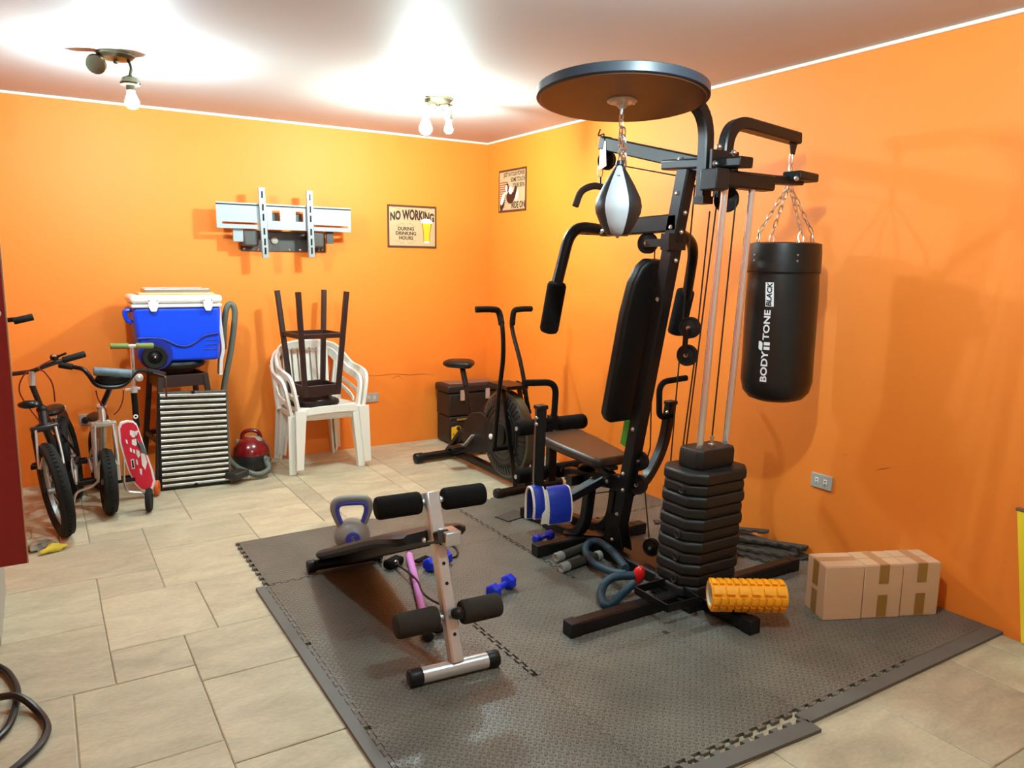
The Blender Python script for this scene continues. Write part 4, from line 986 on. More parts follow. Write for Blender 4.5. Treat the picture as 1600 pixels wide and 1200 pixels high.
blob(el(-.07, .025, .026, .034), BRN, 2, 'helmet_print'); blob(el(-.078, .022, .016, .024), CRM, 3, 'visor_print'); blob(el(-.015, .0, .030, .028, .5), CRM, 2, 'shoulder_print'); blob(el(.045, -.02, .022, .052, -.4), BRN, 2, 'seat_print'); blob(el(.075, -.04, .018, .045, -.3), CRM, 2, 'tail_print')
blob([(-.13, -.02), (-.07, .0), (-.06, -.015), (-.12, -.04)], CRM, 3, 'arm_print')

# ---- stacked white monobloc chairs
def chair(c, label, rot=0):
    c = V(c); t = thing('plastic_chair', label, 'chair', c, 'stacked white plastic chairs')
    w = lambda x, y, z_: c+V((x, y, z_))
    # seat, slightly dished, with a front lip
    nx, ny = 8, 8; vs = []; fs = []
    for lay in (0, 1):
        for j in range(ny+1):
            for i in range(nx+1):
                u, v = i/nx*2-1, j/ny; hw = lerp(.232, .200, v)
                z_ = .415-.025*v-.018*(1-u*u)*math.sin(PI*min(1, v*1.1))-(.030 if j == 0 else 0)-(.028*lay)
                vs.append(w(u*hw, -.215+.42*v-(.006 if j == 0 else 0), z_))
    K = (nx+1)*(ny+1); id_ = lambda l, i, j: l*K+j*(nx+1)+i
    for j in range(ny):
        for i in range(nx):
            fs.append((id_(0, i, j), id_(0, i+1, j), id_(0, i+1, j+1), id_(0, i, j+1))); fs.append((id_(1, i, j), id_(1, i, j+1), id_(1, i+1, j+1), id_(1, i+1, j)))
    for i in range(nx): fs.append((id_(0, i, 0), id_(1, i, 0), id_(1, i+1, 0), id_(0, i+1, 0))); fs.append((id_(0, i, ny), id_(0, i+1, ny), id_(1, i+1, ny), id_(1, i, ny)))
    for j in range(ny): fs.append((id_(0, 0, j), id_(0, 0, j+1), id_(1, 0, j+1), id_(1, 0, j))); fs.append((id_(0, nx, j), id_(1, nx, j), id_(1, nx, j+1), id_(0, nx, j+1)))
    MB().add(vs, fs).build('seat', WHITEP, t, sharp=1.0)
    MB().sweep(spline([w(-.225, -.212, .375), w(-.15, -.228, .392), w(0, -.235, .398), w(.15, -.228, .392), w(.225, -.212, .375)], 4), .014, .05).build('front_apron', WHITEP, t)
    for s in (-1, 1):
        # L-section legs running up into the arms
        Lp = [(-.032, -.030), (.032, -.030), (.032, -.014), (-.014, -.014), (-.014, .032), (-.032, .032)]
        Lp = [(a*-s, b) for a, b in Lp]
        pts = [w(s*.245, -.238, 0), w(s*.225, -.215, .40)]
        MB().sec(pts, Lp, (0, 1, 0), scales=[.72, 1.15]).build('leg', WHITEP, t)
        MB().sec([w(s*.215, .235, 0), w(s*.185, .195, .40)], [(a, -b) for a, b in Lp], (0, 1, 0), scales=[.72, 1.1]).build('leg', WHITEP, t)
        arm = spline([w(s*.228, -.205, .38), w(s*.250, -.205, .50), w(s*.268, -.18, .605), w(s*.275, -.06, .635), w(s*.268, .08, .655), w(s*.245, .19, .72)], 5)
        MB().sweep(arm, .050, .020, (s, 0, 0)).build('armrest', WHITEP, t)
        MB().sweep(spline([w(s*.235, -.14, .47), w(s*.250, .0, .50), w(s*.225, .17, .55)], 5), .028, .012, (s, 0, 0)).build('arm_brace', WHITEP, t)
        MB().sweep(spline([w(s*.205, .19, .38), w(s*.215, .215, .55), w(s*.235, .215, .70)], 4), .030, .045, (s, 0, 0)).build('back_post', WHITEP, t)
    MB().sweep(spline([w(-.245, .185, .70), w(-.20, .245, .77), w(-.10, .278, .795), w(0, .285, .80), w(.10, .278, .795), w(.20, .245, .77), w(.245, .185, .70)], 5), .018, .062).build('back_rail', WHITEP, t)
    for k in range(7):
        x = -.135+.045*k; MB().sweep(spline([w(x*.95, .198, .385), w(x, .235, .57), w(x*1.03, .275-abs(x)*.12, .775)], 4), .033, .008).build('slat', WHITEP, t)
    if rot:
        t.rotation_euler.z = rot
    return t
chair((-1.565, -.28, 0), 'lower white plastic armchair of the stacked pair by the back wall')
chair((-1.535, -.305, .036), 'upper white plastic armchair of the pair, holding the upturned stool', .045)

# ---- bar stools
ESP = mat('espresso_wood', srgb(46, 24, 18), .45, var=.15, scale=20)
def stool(c, label, up=True, rot=0, height=.74, spread=.215, tw=.135):
    c = V(c); t = thing('bar_stool', label, 'stool', c, 'round-seated dark stools')
    z_ = lambda h: c.z+(h if up else height-h)
    Pq = lambda x, y, h: V((c.x+x*math.cos(rot)-y*math.sin(rot), c.y+x*math.sin(rot)+y*math.cos(rot), z_(h)))
    prof = [(0, height-.045), (.150, height-.045), (.168, height-.036), (.172, height-.018), (.160, height-.003), (.10, height), (0, height)]
    if not up: prof = [(r, height-h) for r, h in prof][::-1]
    MB().lathe([(r, h) for r, h in prof], c, (0, 0, 1), 32).build('seat', VINYL, t)
    pr2 = [(0, height-.072), (.10, height-.072), (.12, height-.046), (0, height-.045)]
    if not up: pr2 = [(r, height-h) for r, h in pr2][::-1]
    MB().lathe(pr2, c, (0, 0, 1), 24).build('swivel', ESP, t)
    bot = spread
    for sx in (-1, 1):
        for sy in (-1, 1):
            MB().bar(Pq(sx*bot, sy*bot, 0), Pq(sx*tw, sy*tw, height-.085), .034, .034, (0, 1, 0)).build('leg', ESP, t)
    for h, wd in ((height-.12, .075), (.30, .032)):
        k = lerp(bot, tw, h/(height-.085))
        for a, b in (((-1, -1), (1, -1)), ((1, -1), (1, 1)), ((1, 1), (-1, 1)), ((-1, 1), (-1, -1))):
            MB().bar(Pq(a[0]*k, a[1]*k, h), Pq(b[0]*k, b[1]*k, h), .020, wd).build('rail', ESP, t)
    return t
stool((-1.585, -.33, .432), 'dark wooden bar stool standing upside down on the white chairs', False, .13, .80, .175, .120)
stool((-2.46, -.26, 0), 'dark stool with round black seat carrying the blue cooler', True, .1, .795, .20)

# ---- cooler on the stool
cz = .798; cx0, cx1, cy0, cy1 = -2.715, -2.205, -.43, -.11
CBL = mat('blue_plastic', srgb(0, 70, 232), .38); CDB = mat('dark_blue_plastic', srgb(10, 34, 140), .4); CWH = mat('cooler_white', srgb(240, 236, 228), .4)
co = thing('cooler', 'blue wheeled cool box with white lid standing on the dark stool', 'cooler', ((cx0+cx1)/2, -.27, cz))
zt_ = cz+.345
vs = [V((cx0+.03, cy0+.02, cz)), V((cx1-.02, cy0+.02, cz)), V((cx1-.02, cy1-.02, cz)), V((cx0+.03, cy1-.02, cz)), V((cx0, cy0, zt_)), V((cx1, cy0, zt_)), V((cx1, cy1, zt_)), V((cx0, cy1, zt_))]
MB().add(vs, [(0, 3, 2, 1), (4, 5, 6, 7), (0, 1, 5, 4), (1, 2, 6, 5), (2, 3, 7, 6), (3, 0, 4, 7)]).build('body', CBL, co, bev=.022, seg=3)
MB().bb((cx0-.006, cy0-.008, zt_-.004), (cx1+.006, cy1+.008, zt_+.018)).build('rim', CWH, co, bev=.007)
MB().bb((cx0-.010, cy0-.012, zt_+.022), (cx1+.010, cy1+.012, zt_+.072)).build('lid', CWH, co, bev=.02, seg=3)
fy = lambda z_: lerp(cy0+.02, cy0, (z_-cz)/.345)
wave = spline([V((cx0+.02, 0, cz+.155)), V((cx0+.15, 0, cz+.150)), V((cx0+.24, 0, cz+.105)), V((cx0+.30, 0, cz+.098)), V((cx0+.36, 0, cz+.125)), V((cx0+.41, 0, cz+.160)), V((cx1-.02, 0, cz+.172))], 5)
MB().tube([V((p.x, fy(p.z)-.001, p.z)) for p in wave], .0085, 8).build('moulded_line', CDB, co)
for zz, xx in ((.13, .075), (.10, .09), (.07, .105)): MB().tube([V((cx1-.035-xx*.8, fy(cz+zz)-.0, cz+zz)), V((cx1-.035, fy(cz+zz)-.0, cz+zz+.002))], .0035, 6).build('moulded_line', CDB, co)
MB().lathe([(0, 0), (.098, 0), (.098, .02), (0, .02)], (cx0+.115, cy0+.022, cz+.055), (0, -1, 0), 24).build('wheel_recess', CDB, co)
wh = MB().ring([(.042, -.02), (.066, -.022), (.074, -.010), (.074, .010), (.066, .022), (.042, .02)], (cx0+.105, cy0-.015, cz+.040), (0, 1, 0), 28).build('tyre', RUBBER, co)
MB().lathe([(.043, -.015), (.043, .005), (.020, .010), (.012, .018), (0, .018)], (cx0+.105, cy0-.015, cz+.040), (0, -1, 0), 20).build('hub', PLAST, co); MB().sph((cx0+.105, cy0-.035, cz+.040), .007, 8, 5).build('axle_end', BOLT, co)
for xx in (cx0+.115, cx1-.080):
    l_ = MB().prism([(-.030, .05), (.030, .05), (.026, 0), (.014, -.026), (-.014, -.026), (-.026, 0)], (xx, cy0-.012, zt_), (1, 0, 0), (0, 0, 1), .010).build('latch', CWH, co, bev=.002)
    for s in (-1, 1): MB().sph((xx+s*.022, cy0-.022, zt_+.040), .004, 6, 4).build('rivet', SATIN, l_)
MB().tube(spline([V((cx0, -.34, zt_-.02)), V((cx0-.035, -.34, zt_-.03)), V((cx0-.025, -.34, zt_-.08)), V((cx0+.005, -.34, zt_-.10))], 5), .014, 8).build('side_handle', CBL, co)
MB().sweep(spline([V((cx1+.004, -.30, zt_-.01)), V((cx1+.014, -.30, cz+.18)), V((cx1+.022, -.30, cz+.06)), V((cx1+.006, -.30, cz-.02)), V((cx1-.0, -.30, cz-.11))], 5), .022, .06, (0, 1, 0)).build('pull_handle', CWH, co)
# things on the lid
bd1 = tag(MB().bb((cx0+.04, cy0+.02, zt_+.073), (cx1-.035, cy1-.02, zt_+.087)).build('wooden_board', mat('pale_wood', srgb(222, 184, 128), .55, var=.1), bev=.005), 'pale wooden board lying on the cooler lid', 'board')
tr_ = thing('metal_tray', 'shallow metal tray with a shiny rim on top of the wooden board', 'tray', ((cx0+cx1)/2, -.27, zt_+.088))
a, b = (cx0+.08, cy0+.04), (cx1-.055, cy1-.04); zz = zt_+.088
MB().bb((a[0]+.01, a[1]+.01, zz), (b[0]-.01, b[1]-.01, zz+.006)).build('bottom', STEEL, tr_)
rim_ = [V((a[0], a[1], zz+.02)), V((b[0], a[1], zz+.02)), V((b[0], b[1], zz+.02)), V((a[0], b[1], zz+.02))]
MB().tube([rim_[0]]+fil(rim_+[rim_[0]], .02, 3)[1:-1], .005, 6, closed=True).build('rim', CHROME, tr_)
for p, q in zip(rim_, rim_[1:]+rim_[:1]): MB().bar(p-V((0, 0, .01)), q-V((0, 0, .01)), .003, .020).build('side', mat('tray_side', (.45, .36, .28), .3, .7), tr_)

# ---- folded slatted panel leaning on the stool
rk = thing('slatted_panel', 'folding metal table with shiny slats leaning below the cooler', 'folding table', (-2.40, -.45, 0))
t0, t1, b0, b1 = at(247, 614, y=-.435), at(354, 611, y=-.465), at(251, 763, y=-.50), at(360, 753, y=-.53)
b0.z = .012; b1.z = .012
SLAT = mat('polished_slat', (.74, .71, .64), .22, 1.0, var=.15, scale=9)
uu = ((t1-t0)+(b1-b0)).normalized(); vv = ((b0-t0)+(b1-t1)).normalized(); nn = uu.cross(vv).normalized(); nn = nn if nn.y < 0 else -nn
MB().add([t0-nn*.004, t1-nn*.004, b1-nn*.004, b0-nn*.004, t0-nn*.028, t1-nn*.028, b1-nn*.028, b0-nn*.028], [(0, 1, 2, 3), (7, 6, 5, 4), (0, 4, 5, 1), (1, 5, 6, 2), (2, 6, 7, 3), (3, 7, 4, 0)]).build('backing', mat('dark_backing', (.035, .028, .016), .5, .4), rk)
NS = 17
for k in range(NS):
    q = (k+.5)/NS; a, b = lerp(t0, b0, q)+uu*.010, lerp(t1, b1, q)-uu*.008; hh = (b0-t0).length/NS*.30
    sec_ = [(hh*math.cos(PI*j/6), .010*math.sin(PI*j/6)) for j in range(7)]
    MB().sec([a, b], [(-sy, sx) for sx, sy in sec_] if False else sec_, nn).build('slat', SLAT, rk)
EDGE = mat('grey_frame', (.16, .15, .12), .4, .6)
for a, b in ((t0, b0), (t1, b1)): MB().bar(a-nn*.012, b-nn*.012, .012, .034, nn).build('frame_side', EDGE if a is t1 else SATIN, rk)
for a, b in ((t0, t1), (b0, b1)): MB().bar(a-nn*.012, b-nn*.012, .034, .012).build('frame_end', EDGE if a is t0 else SATIN, rk)
MB().sph(lerp(t0, t1, .5)+nn*.004, .012, 8, 5).build('catch', SATIN, rk); MB().sph(lerp(b0, b1, .5)+nn*.004+V((0, 0, .006)), .014, 8, 5).build('catch', SATIN, rk)

# ---- vacuum cleaner with hose
vc = thing('vacuum_cleaner', 'small red and black canister vacuum with grey hose beside the slatted panel', 'vacuum', (-2.01, -.27, 0))
VR = mat('red_gloss', srgb(120, 10, 20), .22, coat=.5); VB = mat('charcoal_plastic', (.018, .02, .018), .4); HOSE = mat('grey_hose', (.11, .12, .095), .5, bump=.0); VG = mat('clear_grey', (.30, .27, .22), .2)
vo = V((-2.015, -.26, 0)); Rz = M.Rotation(-.35, 3, 'Z')
def egg(zs, m, nm, ks):
    n = 24; vs = []; fs = []
    for z_, k in zip(zs, ks):
        for j in range(n):
            a = 2*PI*j/n; p = V((.125*k*math.cos(a), .165*k*math.sin(a)*(1.0 if math.sin(a) < 0 else .9), 0)); vs.append(vo+Rz@p+V((0, 0, z_+.012*math.sin(a)*-1*(k > .3))))
    for i in range(len(zs)-1):
        for j in range(n): fs.append((i*n+j, i*n+(j+1) % n, (i+1)*n+(j+1) % n, (i+1)*n+j))
    fs += [tuple(range(n))[::-1], tuple((len(zs)-1)*n+j for j in range(n))]
    return MB().add(vs, fs).build(nm, m, vc)
egg([.014, .03, .075, .125], VB, 'lower_body', [.82, .92, 1.0, 1.0]); egg([.118, .128, .165, .205, .230, .238], VR, 'upper_body', [1.005, 1.01, .95, .74, .42, .1])
MB().sph(vo+V((.005, -.045, .222)), (.062, .045, .02), 16, 8, Rz@M.Rotation(.35, 3, 'X')).build('window', VG, vc)
MB().tube(spline([vo+V((-.055, .02, .21)), vo+V((-.045, .02, .262)), vo+V((0, .01, .278)), vo+V((.05, 0, .262)), vo+V((.065, -.005, .21))], 5), .014, 10).build('carry_handle', VR, vc)
MB().bb(vo+V((-.105, -.03, .19)), vo+V((-.085, -.005, .23))).build('button', VG, vc, bev=.004)
put_text(MB(), 'VACUUM', .022, lambda x, y: vo+V((-.022, -.150, .165))+Rz@V((x, y*.35, 0))+V((0, 0, y*.9)), bold=.0004).build('lettering', mat('silver_print', (.6, .55, .5), .4), vc) if False else None
hs = [vo+V((.075, -.125, .085)), at(417, 722, y=-.46), at(420, 733, y=-.50), at(405, 741, y=-.52), at(385, 737, y=-.50), at(365, 726, y=-.40), at(350, 700, y=-.30), at(346, 650, y=-.24), at(349, 610, y=-.22), at(361, 545, y=-.20), at(367, 490, y=-.20), at(361, 475, y=-.20), at(354, 482, y=-.20), at(350, 510, y=-.18), at(349, 545, y=-.15)]
for p in hs: p.z = max(p.z, .024)
MB().tube(spline(hs, 7), .0195, 12).build('hose', HOSE, vc)
MB().cyl(vo+V((.05, -.10, .10)), vo+V((.085, -.14, .082)), .030, 14, .024).build('hose_socket', HOSE, vc)
MB().box(at(372, 741, y=-.56)+V((0, .02, -.005)), (.09, .13, .045), M.Rotation(-.9, 3, 'Z')).build('floor_nozzle', VB, vc, bev=.008)
MB().tube(spline([at(378, 741, y=-.54), at(400, 747, y=-.50), at(418, 743, y=-.47)], 4), .011, 8).build('wand', mat('cream_wand', (.5, .47, .38), .4), vc)

# ---- tool box
tx0, tx1, ty0, ty1 = -.485, -.045, -.27, -.045
tl = thing('tool_box', 'black two-tier tool box with metal latches behind the exercise bike', 'tool box', (-.27, -.16, 0)); TB = mat('toolbox_plastic', (.012, .010, .009), .5)
lo = MB().bb((tx0, ty0, .012), (tx1, ty1, .225)).build('lower_case', TB, tl, bev=.010)
MB().bb((tx0+.01, ty0-.006, .045), (tx1-.01, ty0+.01, .185)).build('drawer', TB, tl, bev=.006)
MB().bb((tx0+.06, ty0-.016, .196), (tx0+.20, ty0-.004, .210)).build('drawer_handle', mat('brass_strip', (.45, .32, .10), .4, .6), tl, bev=.002)
MB().bb((tx0-.006, ty0-.004, .228), (tx1+.004, ty1+.002, .415)).build('upper_case', TB, tl, bev=.014)
li = MB().bb((tx0-.018, ty0-.014, .418), (tx1+.014, ty1+.012, .480)).build('lid', TB, tl, bev=.014)
MB().bb((tx0+.02, ty0+.03, .481), (tx1-.02, ty1-.03, .486)).build('lid_tray', mat('lid_inlay', (.22, .12, .09), .5, var=.5, scale=14), li)
for xx in (tx0+.105, tx1-.105): MB().bb((xx-.018, ty0-.024, .355), (xx+.018, ty0-.008, .440)).build('latch', STEEL, tl, bev=.003)
YEL = mat('yellow_label', srgb(240, 205, 40), .5)
fl = lambda x, y: V((tx0+.012+x, ty0-.0075, .045+y))
MB().add([fl(*p) for p in ((0, 0), (.052, 0), (.085, .04), (.09, .08), (.075, .105), (.05, .11), (0, .10))], [tuple(range(7))]).build('label', YEL, lo, smooth=False)
fk = lambda x, y: fl(x, y)+V((0, -.001, 0))
MB().add([fk(.062+.017*math.cos(2*PI*k/14), .086+.017*math.sin(2*PI*k/14)) for k in range(14)], [tuple(range(14))]).build('label_print', INK, lo, smooth=False)
for xx in (.014, .036): MB().add([fk(xx, .030), fk(xx+.010, .030), fk(xx+.008, .052), fk(xx+.003, .052)], [(0, 1, 2, 3)]).build('label_print', INK, lo, smooth=False)

# ================================================================== air bike
XB = -.64
eb = thing('exercise_bike', 'black air exercise bike with big round fan wheel near the room corner', 'exercise bike', (XB, -1.1, 0))
def ep(mb, n, m=BLACK, **k): return mb.build(n, m, eb, **k)
ep(MB().cyl((-.945, -.655, .040), (-.37, -.615, .040), .030, 18), 'rear_stabilizer'); ep(MB().cyl((-.862, -1.665, .034), (-.39, -1.635, .034), .026, 18), 'front_stabilizer')
for a, b, r in (((-.965, -.657, .040), (-.90, -.652, .040), .036), ((-.415, -.618, .04), (-.35, -.614, .04), .036), ((-.885, -1.667, .034), (-.845, -1.664, .034), .033), ((-.41, -1.636, .034), (-.37, -1.634, .034), .033)): ep(MB().rcyl(a, b, r, 18, .008), 'foot_cap', PLAST)
ep(MB().sweep([(XB, -.63, .055), (XB, -1.66, .055)], .05, .05), 'base_rail')
gx = XB-.055
gp_ = [at(px, py, x=gx) for px, py in ((727, 655), (736, 645), (750, 644), (777, 667), (793, 678), (793, 702), (774, 706), (729, 708), (721, 686))]
ep(MB().prism([(p.y, p.z) for p in gp_], (gx, 0, 0), (0, 1, 0), (0, 0, 1), .10), 'chain_guard', PLAST, bev=.006)
ep(MB().sweep([at(723, 672, x=gx+.03), at(699, 706, x=gx+.03)], .03, .05, (1, 0, 0)), 'rear_stay')
ep(MB().sweep([at(735, 700, x=gx+.03), at(700, 709, x=gx+.03)], .03, .03, (1, 0, 0)), 'rear_stay')
FC = V((XB, -1.40, .335)); FRd = .275
fan = ep(MB().lathe([(0, -.055), (.05, -.055), (.20, -.050), (.255, -.042), (FRd, -.024), (FRd, .024), (.255, .042), (.20, .050), (.05, .055), (0, .055)], FC, (1, 0, 0), 48), 'fan_guard', mat('fan_black', (.013, .014, .012), .42, var=.3, scale=40))
for k in range(48):
    a = 2*PI*k/48; c_, s_ = math.cos(a), math.sin(a)
    MB().bar(FC+V((-.049, .205*c_, .205*s_)), FC+V((-.036, .262*c_, .262*s_)), .008, .010, (1, 0, 0)).build('guard_fin', PLAST, fan)
for r in (.09, .13, .17, .20): MB().torus(FC+V((-.053, 0, 0)), (1, 0, 0), r, .004, 40, 5).build('guard_ring', PLAST, fan)
MB().ring([(FRd-.004, -.030), (FRd+.012, -.026), (FRd+.012, .026), (FRd-.004, .030)], FC, (1, 0, 0), 48).build('wheel_rim', mat('olive_rim', (.06, .06, .035), .45), fan)
ep(MB().lathe([(.07, 0), (.07, .012), (.055, .018), (0, .018)], FC+V((-.055, 0, 0)), (-1, 0, 0), 24), 'hub_cover', PLAST)
for s in (-1, 1):
    ep(MB().bar(at(785, 602, x=XB-.06)+V(((0 if s < 0 else .12), 0, 0)), at(806, 765, x=XB-.08)+V(((0 if s < 0 else .16), 0, 0)), .012, .03, (1, 0, 0)), 'fork_strut')
tpz = at(795, 602, x=XB).z
ep(MB().bb((XB-.08, -1.52, tpz-.012), (XB+.08, -1.28, tpz+.012)), 'top_plate', BLACK, bev=.003)
ep(MB().bar(at(752, 648, x=XB), at(784, 606, x=XB), .035, .035), 'front_tube')
ep(MB().cyl(at(735, 648, x=XB), at(724, 585, x=XB), .014, 12), 'seat_post', SATIN); ep(MB().cyl(at(728, 603, x=XB), at(722, 572, x=XB), .020, 14), 'seat_collar', BLACK)
sd0 = at(720, 568, x=XB)
n = 20; vs = []; fs = []
lay = [(-.024, .80), (-.006, 1.0), (.012, .97), (.024, .78)]
for z_, k in lay:
    for j in range(n):
        a = 2*PI*j/n; yy = math.cos(a)*.14; wdt = .128 if yy > .03 else lerp(.05, .128, max(0, (yy+.14)/.17)); vs.append(sd0+V((math.sin(a)*wdt*k, yy*k, z_)))
for i in range(3):
    for j in range(n): fs.append((i*n+j, i*n+(j+1) % n, (i+1)*n+(j+1) % n, (i+1)*n+j))
fs += [tuple(range(n))[::-1], tuple(3*n+j for j in range(n))]
ep(MB().add(vs, fs), 'saddle', VINYL, sharp=1.2)
for s in (-1, 1):
    X1 = XB+s*.15
    if s < 0: pts = [at(772, 702, x=X1), at(779, 620, x=X1), at(786, 560, x=X1), at(785, 512, x=X1), at(779, 487, x=X1)]
    else: pts = [at(830, 690, x=X1), at(821, 610, x=X1), at(813, 565, x=X1), at(800, 512, x=X1), at(803, 487, x=X1)]
    g = pts[-1]+V((s*.05, .0, .015)); e = pts[-1]+V((s*.15, .02, .015))
    full = spline(pts+[g, e], 6)
    ep(MB().tube(full, .0145, 12), 'swing_lever')
    ep(MB().tube(spline([lerp(pts[-2], pts[-1], .2), pts[-1], g, e], 6), .0195, 12), 'grip', FOAM)
    ep(MB().cyl((XB+s*.05, pts[0].y, pts[0].z), (XB+s*.17, pts[0].y, pts[0].z), .016, 12), 'lever_pivot')
    # crank and pedal
    cc = at(738, 680, x=XB-.07); cc = V((XB+s*.065, cc.y, cc.z)); pe = cc+V((s*.02, .10 if s < 0 else -.10, -.10 if s < 0 else .10))
    ep(MB().bar(cc, pe, .012, .025, (1, 0, 0)), 'crank', STEEL if s < 0 else BLACK)
    ep(MB().box(pe+V((s*.055, 0, 0)), (.09, .085, .022)), 'pedal', PLAST, bev=.006)
ep(MB().sph(at(767, 682, x=gx-.012), (.012, .022, .020), 12, 6), 'adjust_knob', mat('white_knob', (.8, .8, .78), .4))
# rope draped on the bike lever
rp = thing('exercise_rope', 'short twisted black rope hanging beside the fan of the exercise bike', 'rope', at(820, 620, x=-.50))
pp = spline([at(803, 606, x=-.52), at(808, 599, x=-.52), at(816, 605, x=-.51), at(822, 622, x=-.50), at(827, 645, x=-.49)], 8)
for k in range(2):
    pts = [p+V((0, math.cos(i*.9+k*PI)*.008, math.sin(i*.9+k*PI)*.008)) for i, p in enumerate(pp)]
    MB().tube(pts, .011, 8).build('strand', FOAM, rp)

# ================================================================== bicycles
def bicycle(label, c, f, lean, R, wb, bar_h, frame_m, fork_m, bar_pts, head_h, seat_h, tyre_w, steer=0.0):
    c = V(c); f = V((*f, 0)).normalized(); l = V((-f.y, f.x, 0)); u = (V((0, 0, 1))*math.cos(lean)+l*math.sin(lean)); l2 = u.cross(f).normalized()*-1
    l2 = f.cross(u)*-1
    B = lambda s, t, h: c+f*s+l2*t+u*h
    t_ = thing('bicycle', label, 'bicycle', c, 'bicycles by the back wall')
    fs_ = (f*math.cos(steer)+l2*math.sin(steer)).normalized(); ls_ = (l2*math.cos(steer)-f*math.sin(steer)).normalized()
    RIM = mat('alloy_rim', (.30, .29, .26), .4, .8)
    for s, nm, ff, ll in ((0, 'front', fs_, ls_), (-wb, 'rear', f, l2)):
        hub = B(s, 0, R); a = ll
        tw = tyre_w
        prof = [(R-tw*1.7, -tw*.55), (R-tw*.9, -tw), (R-tw*.28, -tw*.82), (R-.004, -tw*.35), (R-.004, tw*.35), (R-tw*.28, tw*.82), (R-tw*.9, tw), (R-tw*1.7, tw*.55)]
        w_ = MB().ring(prof, hub, a, 40, up=u).build('tyre', RUBBER, t_)
        kn = MB(); nk = int(2*PI*R/.026)
        ax, sd, u2 = frame(a, u)
        for k in range(nk):
            for q, off in ((-tw*.62, .5), (0, 0), (tw*.62, .5)):
                an = 2*PI*(k+off)/nk; rad = sd*math.cos(an)+u2*math.sin(an); tg = -sd*math.sin(an)+u2*math.cos(an)
                rr = R-.004-(.012 if q else 0)*(tw/.026)
                p = hub+rad*rr+ax*q; ra_ = rad if not q else (rad+ax*(1 if q > 0 else -1)*.7).normalized(); sx_ = ra_.cross(tg).normalized()
                Rm = M((tg, sx_, ra_)).transposed(); kn.box(p+ra_*.001, (.013, tw*.42, .008), Rm)
        kn.build('tread', RUBBER, w_)
        MB().ring([(R-tw*1.7-.012, -.010), (R-tw*1.6, -.012), (R-tw*1.6, .012), (R-tw*1.7-.012, .010)], hub, a, 40, up=u).build('rim', RIM, t_)
        sp = MB()
        for k in range(20):
            an = 2*PI*k/20; rad = sd*math.cos(an)+u2*math.sin(an); sp.tube([hub+ax*(.022 if k % 2 else -.022), hub+rad*(R-tw*1.7-.008)], .0012, 4)
        sp.build('spokes', STEEL, t_)
        MB().cyl(hub-a*.035, hub+a*.035, .016, 12).build('hub', RIM, t_)
    fc = B(-.07*R/.25, 0, head_h-.09); hd = B(-.11*R/.25, 0, head_h)
    for q in (-1, 1):
        lo_ = B(0, 0, R)+ls_*(q*(tyre_w+.018)); hi = fc+ls_*(q*(tyre_w+.018))
        MB().tube(fil([lo_, hi, fc+u*.02], .03, 4), .0125, 10).build('fork_leg', fork_m, t_)
    MB().box(fc, (2*tyre_w+.06, .05, .03), M((ls_, fs_, u)).transposed()).build('fork_crown', fork_m, t_, bev=.008)
    MB().cyl(fc, hd, .021, 14).build('head_tube', frame_m, t_)
    bbk = B(-wb*.55, 0, R*.95); st = B(-wb*.66, 0, seat_h-.06); rh = B(-wb, 0, R)
    MB().cyl(lerp(fc, hd, .8), lerp(bbk, st, .75), .0165, 12).build('top_tube', frame_m, t_); MB().cyl(lerp(fc, hd, .2), bbk, .019, 12).build('down_tube', frame_m, t_)
    MB().cyl(bbk, st, .015, 12).build('seat_tube', frame_m, t_)
    for q in (-1, 1):
        MB().cyl(bbk+l2*q*.03, rh+l2*q*.05, .009, 8).build('chain_stay', frame_m, t_); MB().cyl(lerp(bbk, st, .7)+l2*q*.02, rh+l2*q*.05, .008, 8).build('seat_stay', frame_m, t_)
        cr = bbk+l2*q*.06+(f*.11 if q > 0 else -f*.11)*.8-u*.05*q
        MB().bar(bbk+l2*q*.055, cr, .010, .022, (0, 0, 1)).build('crank', STEEL, t_)
        pc = cr+l2*q*.055; P_ = MB(); Rm = M((l2, f, u)).transposed()
        P_.box(pc+f*.035, (.09, .010, .022), Rm); P_.box(pc-f*.035, (.09, .010, .022), Rm); P_.box(pc+l2*.042, (.008, .08, .022), Rm); P_.box(pc-l2*.042, (.008, .08, .022), Rm); P_.cyl(pc-l2*.045, pc+l2*.045, .007, 8)
        P_.build('pedal', PLAST, t_)
    MB().ring([(.045, -.003), (.075, -.003), (.078, 0), (.075, .003), (.045, .003)], bbk+l2*.05, l2, 24).build('chainring', STEEL, t_)
    MB().sph(st+u*.05, (.06, .13, .028), 14, 8, M((l2, f, u)).transposed()).build('saddle', VINYL, t_); MB().cyl(st, st+u*.05, .012, 10).build('seat_post', STEEL, t_)
    # brake arms
    for q in (-1, 1): MB().tube(spline([fc+ls_*q*.045+fs_*.03, B(0, 0, R*1.55)+ls_*q*.055+fs_*.035, B(0, 0, R*1.75)+ls_*q*.03+fs_*.035], 4), .006, 6).build('brake_arm', STEEL, t_)
    return t_, B, hd, fc
M1 = mat('black_frame_paint', (.012, .012, .012), .35); M2 = mat('silver_white_paint', (.52, .50, .42), .3, .4)
b1, B1, hd1, fc1 = bicycle('black mountain bicycle with knobbly tyres beside the dark red cupboard', (-3.160, -1.10, 0), (-.12, -1), -.11, .25, .72, 0, M1, M1, None, .66, .60, .034, .30)
s0, s1_ = at(50, 602, y=-1.0), at(50, 580, y=-1.0)
MB().cyl(hd1, s0, .014, 12).build('stem', M1, b1); MB().sph(hd1, .026, 12, 8).build('headset', PLAST, b1)
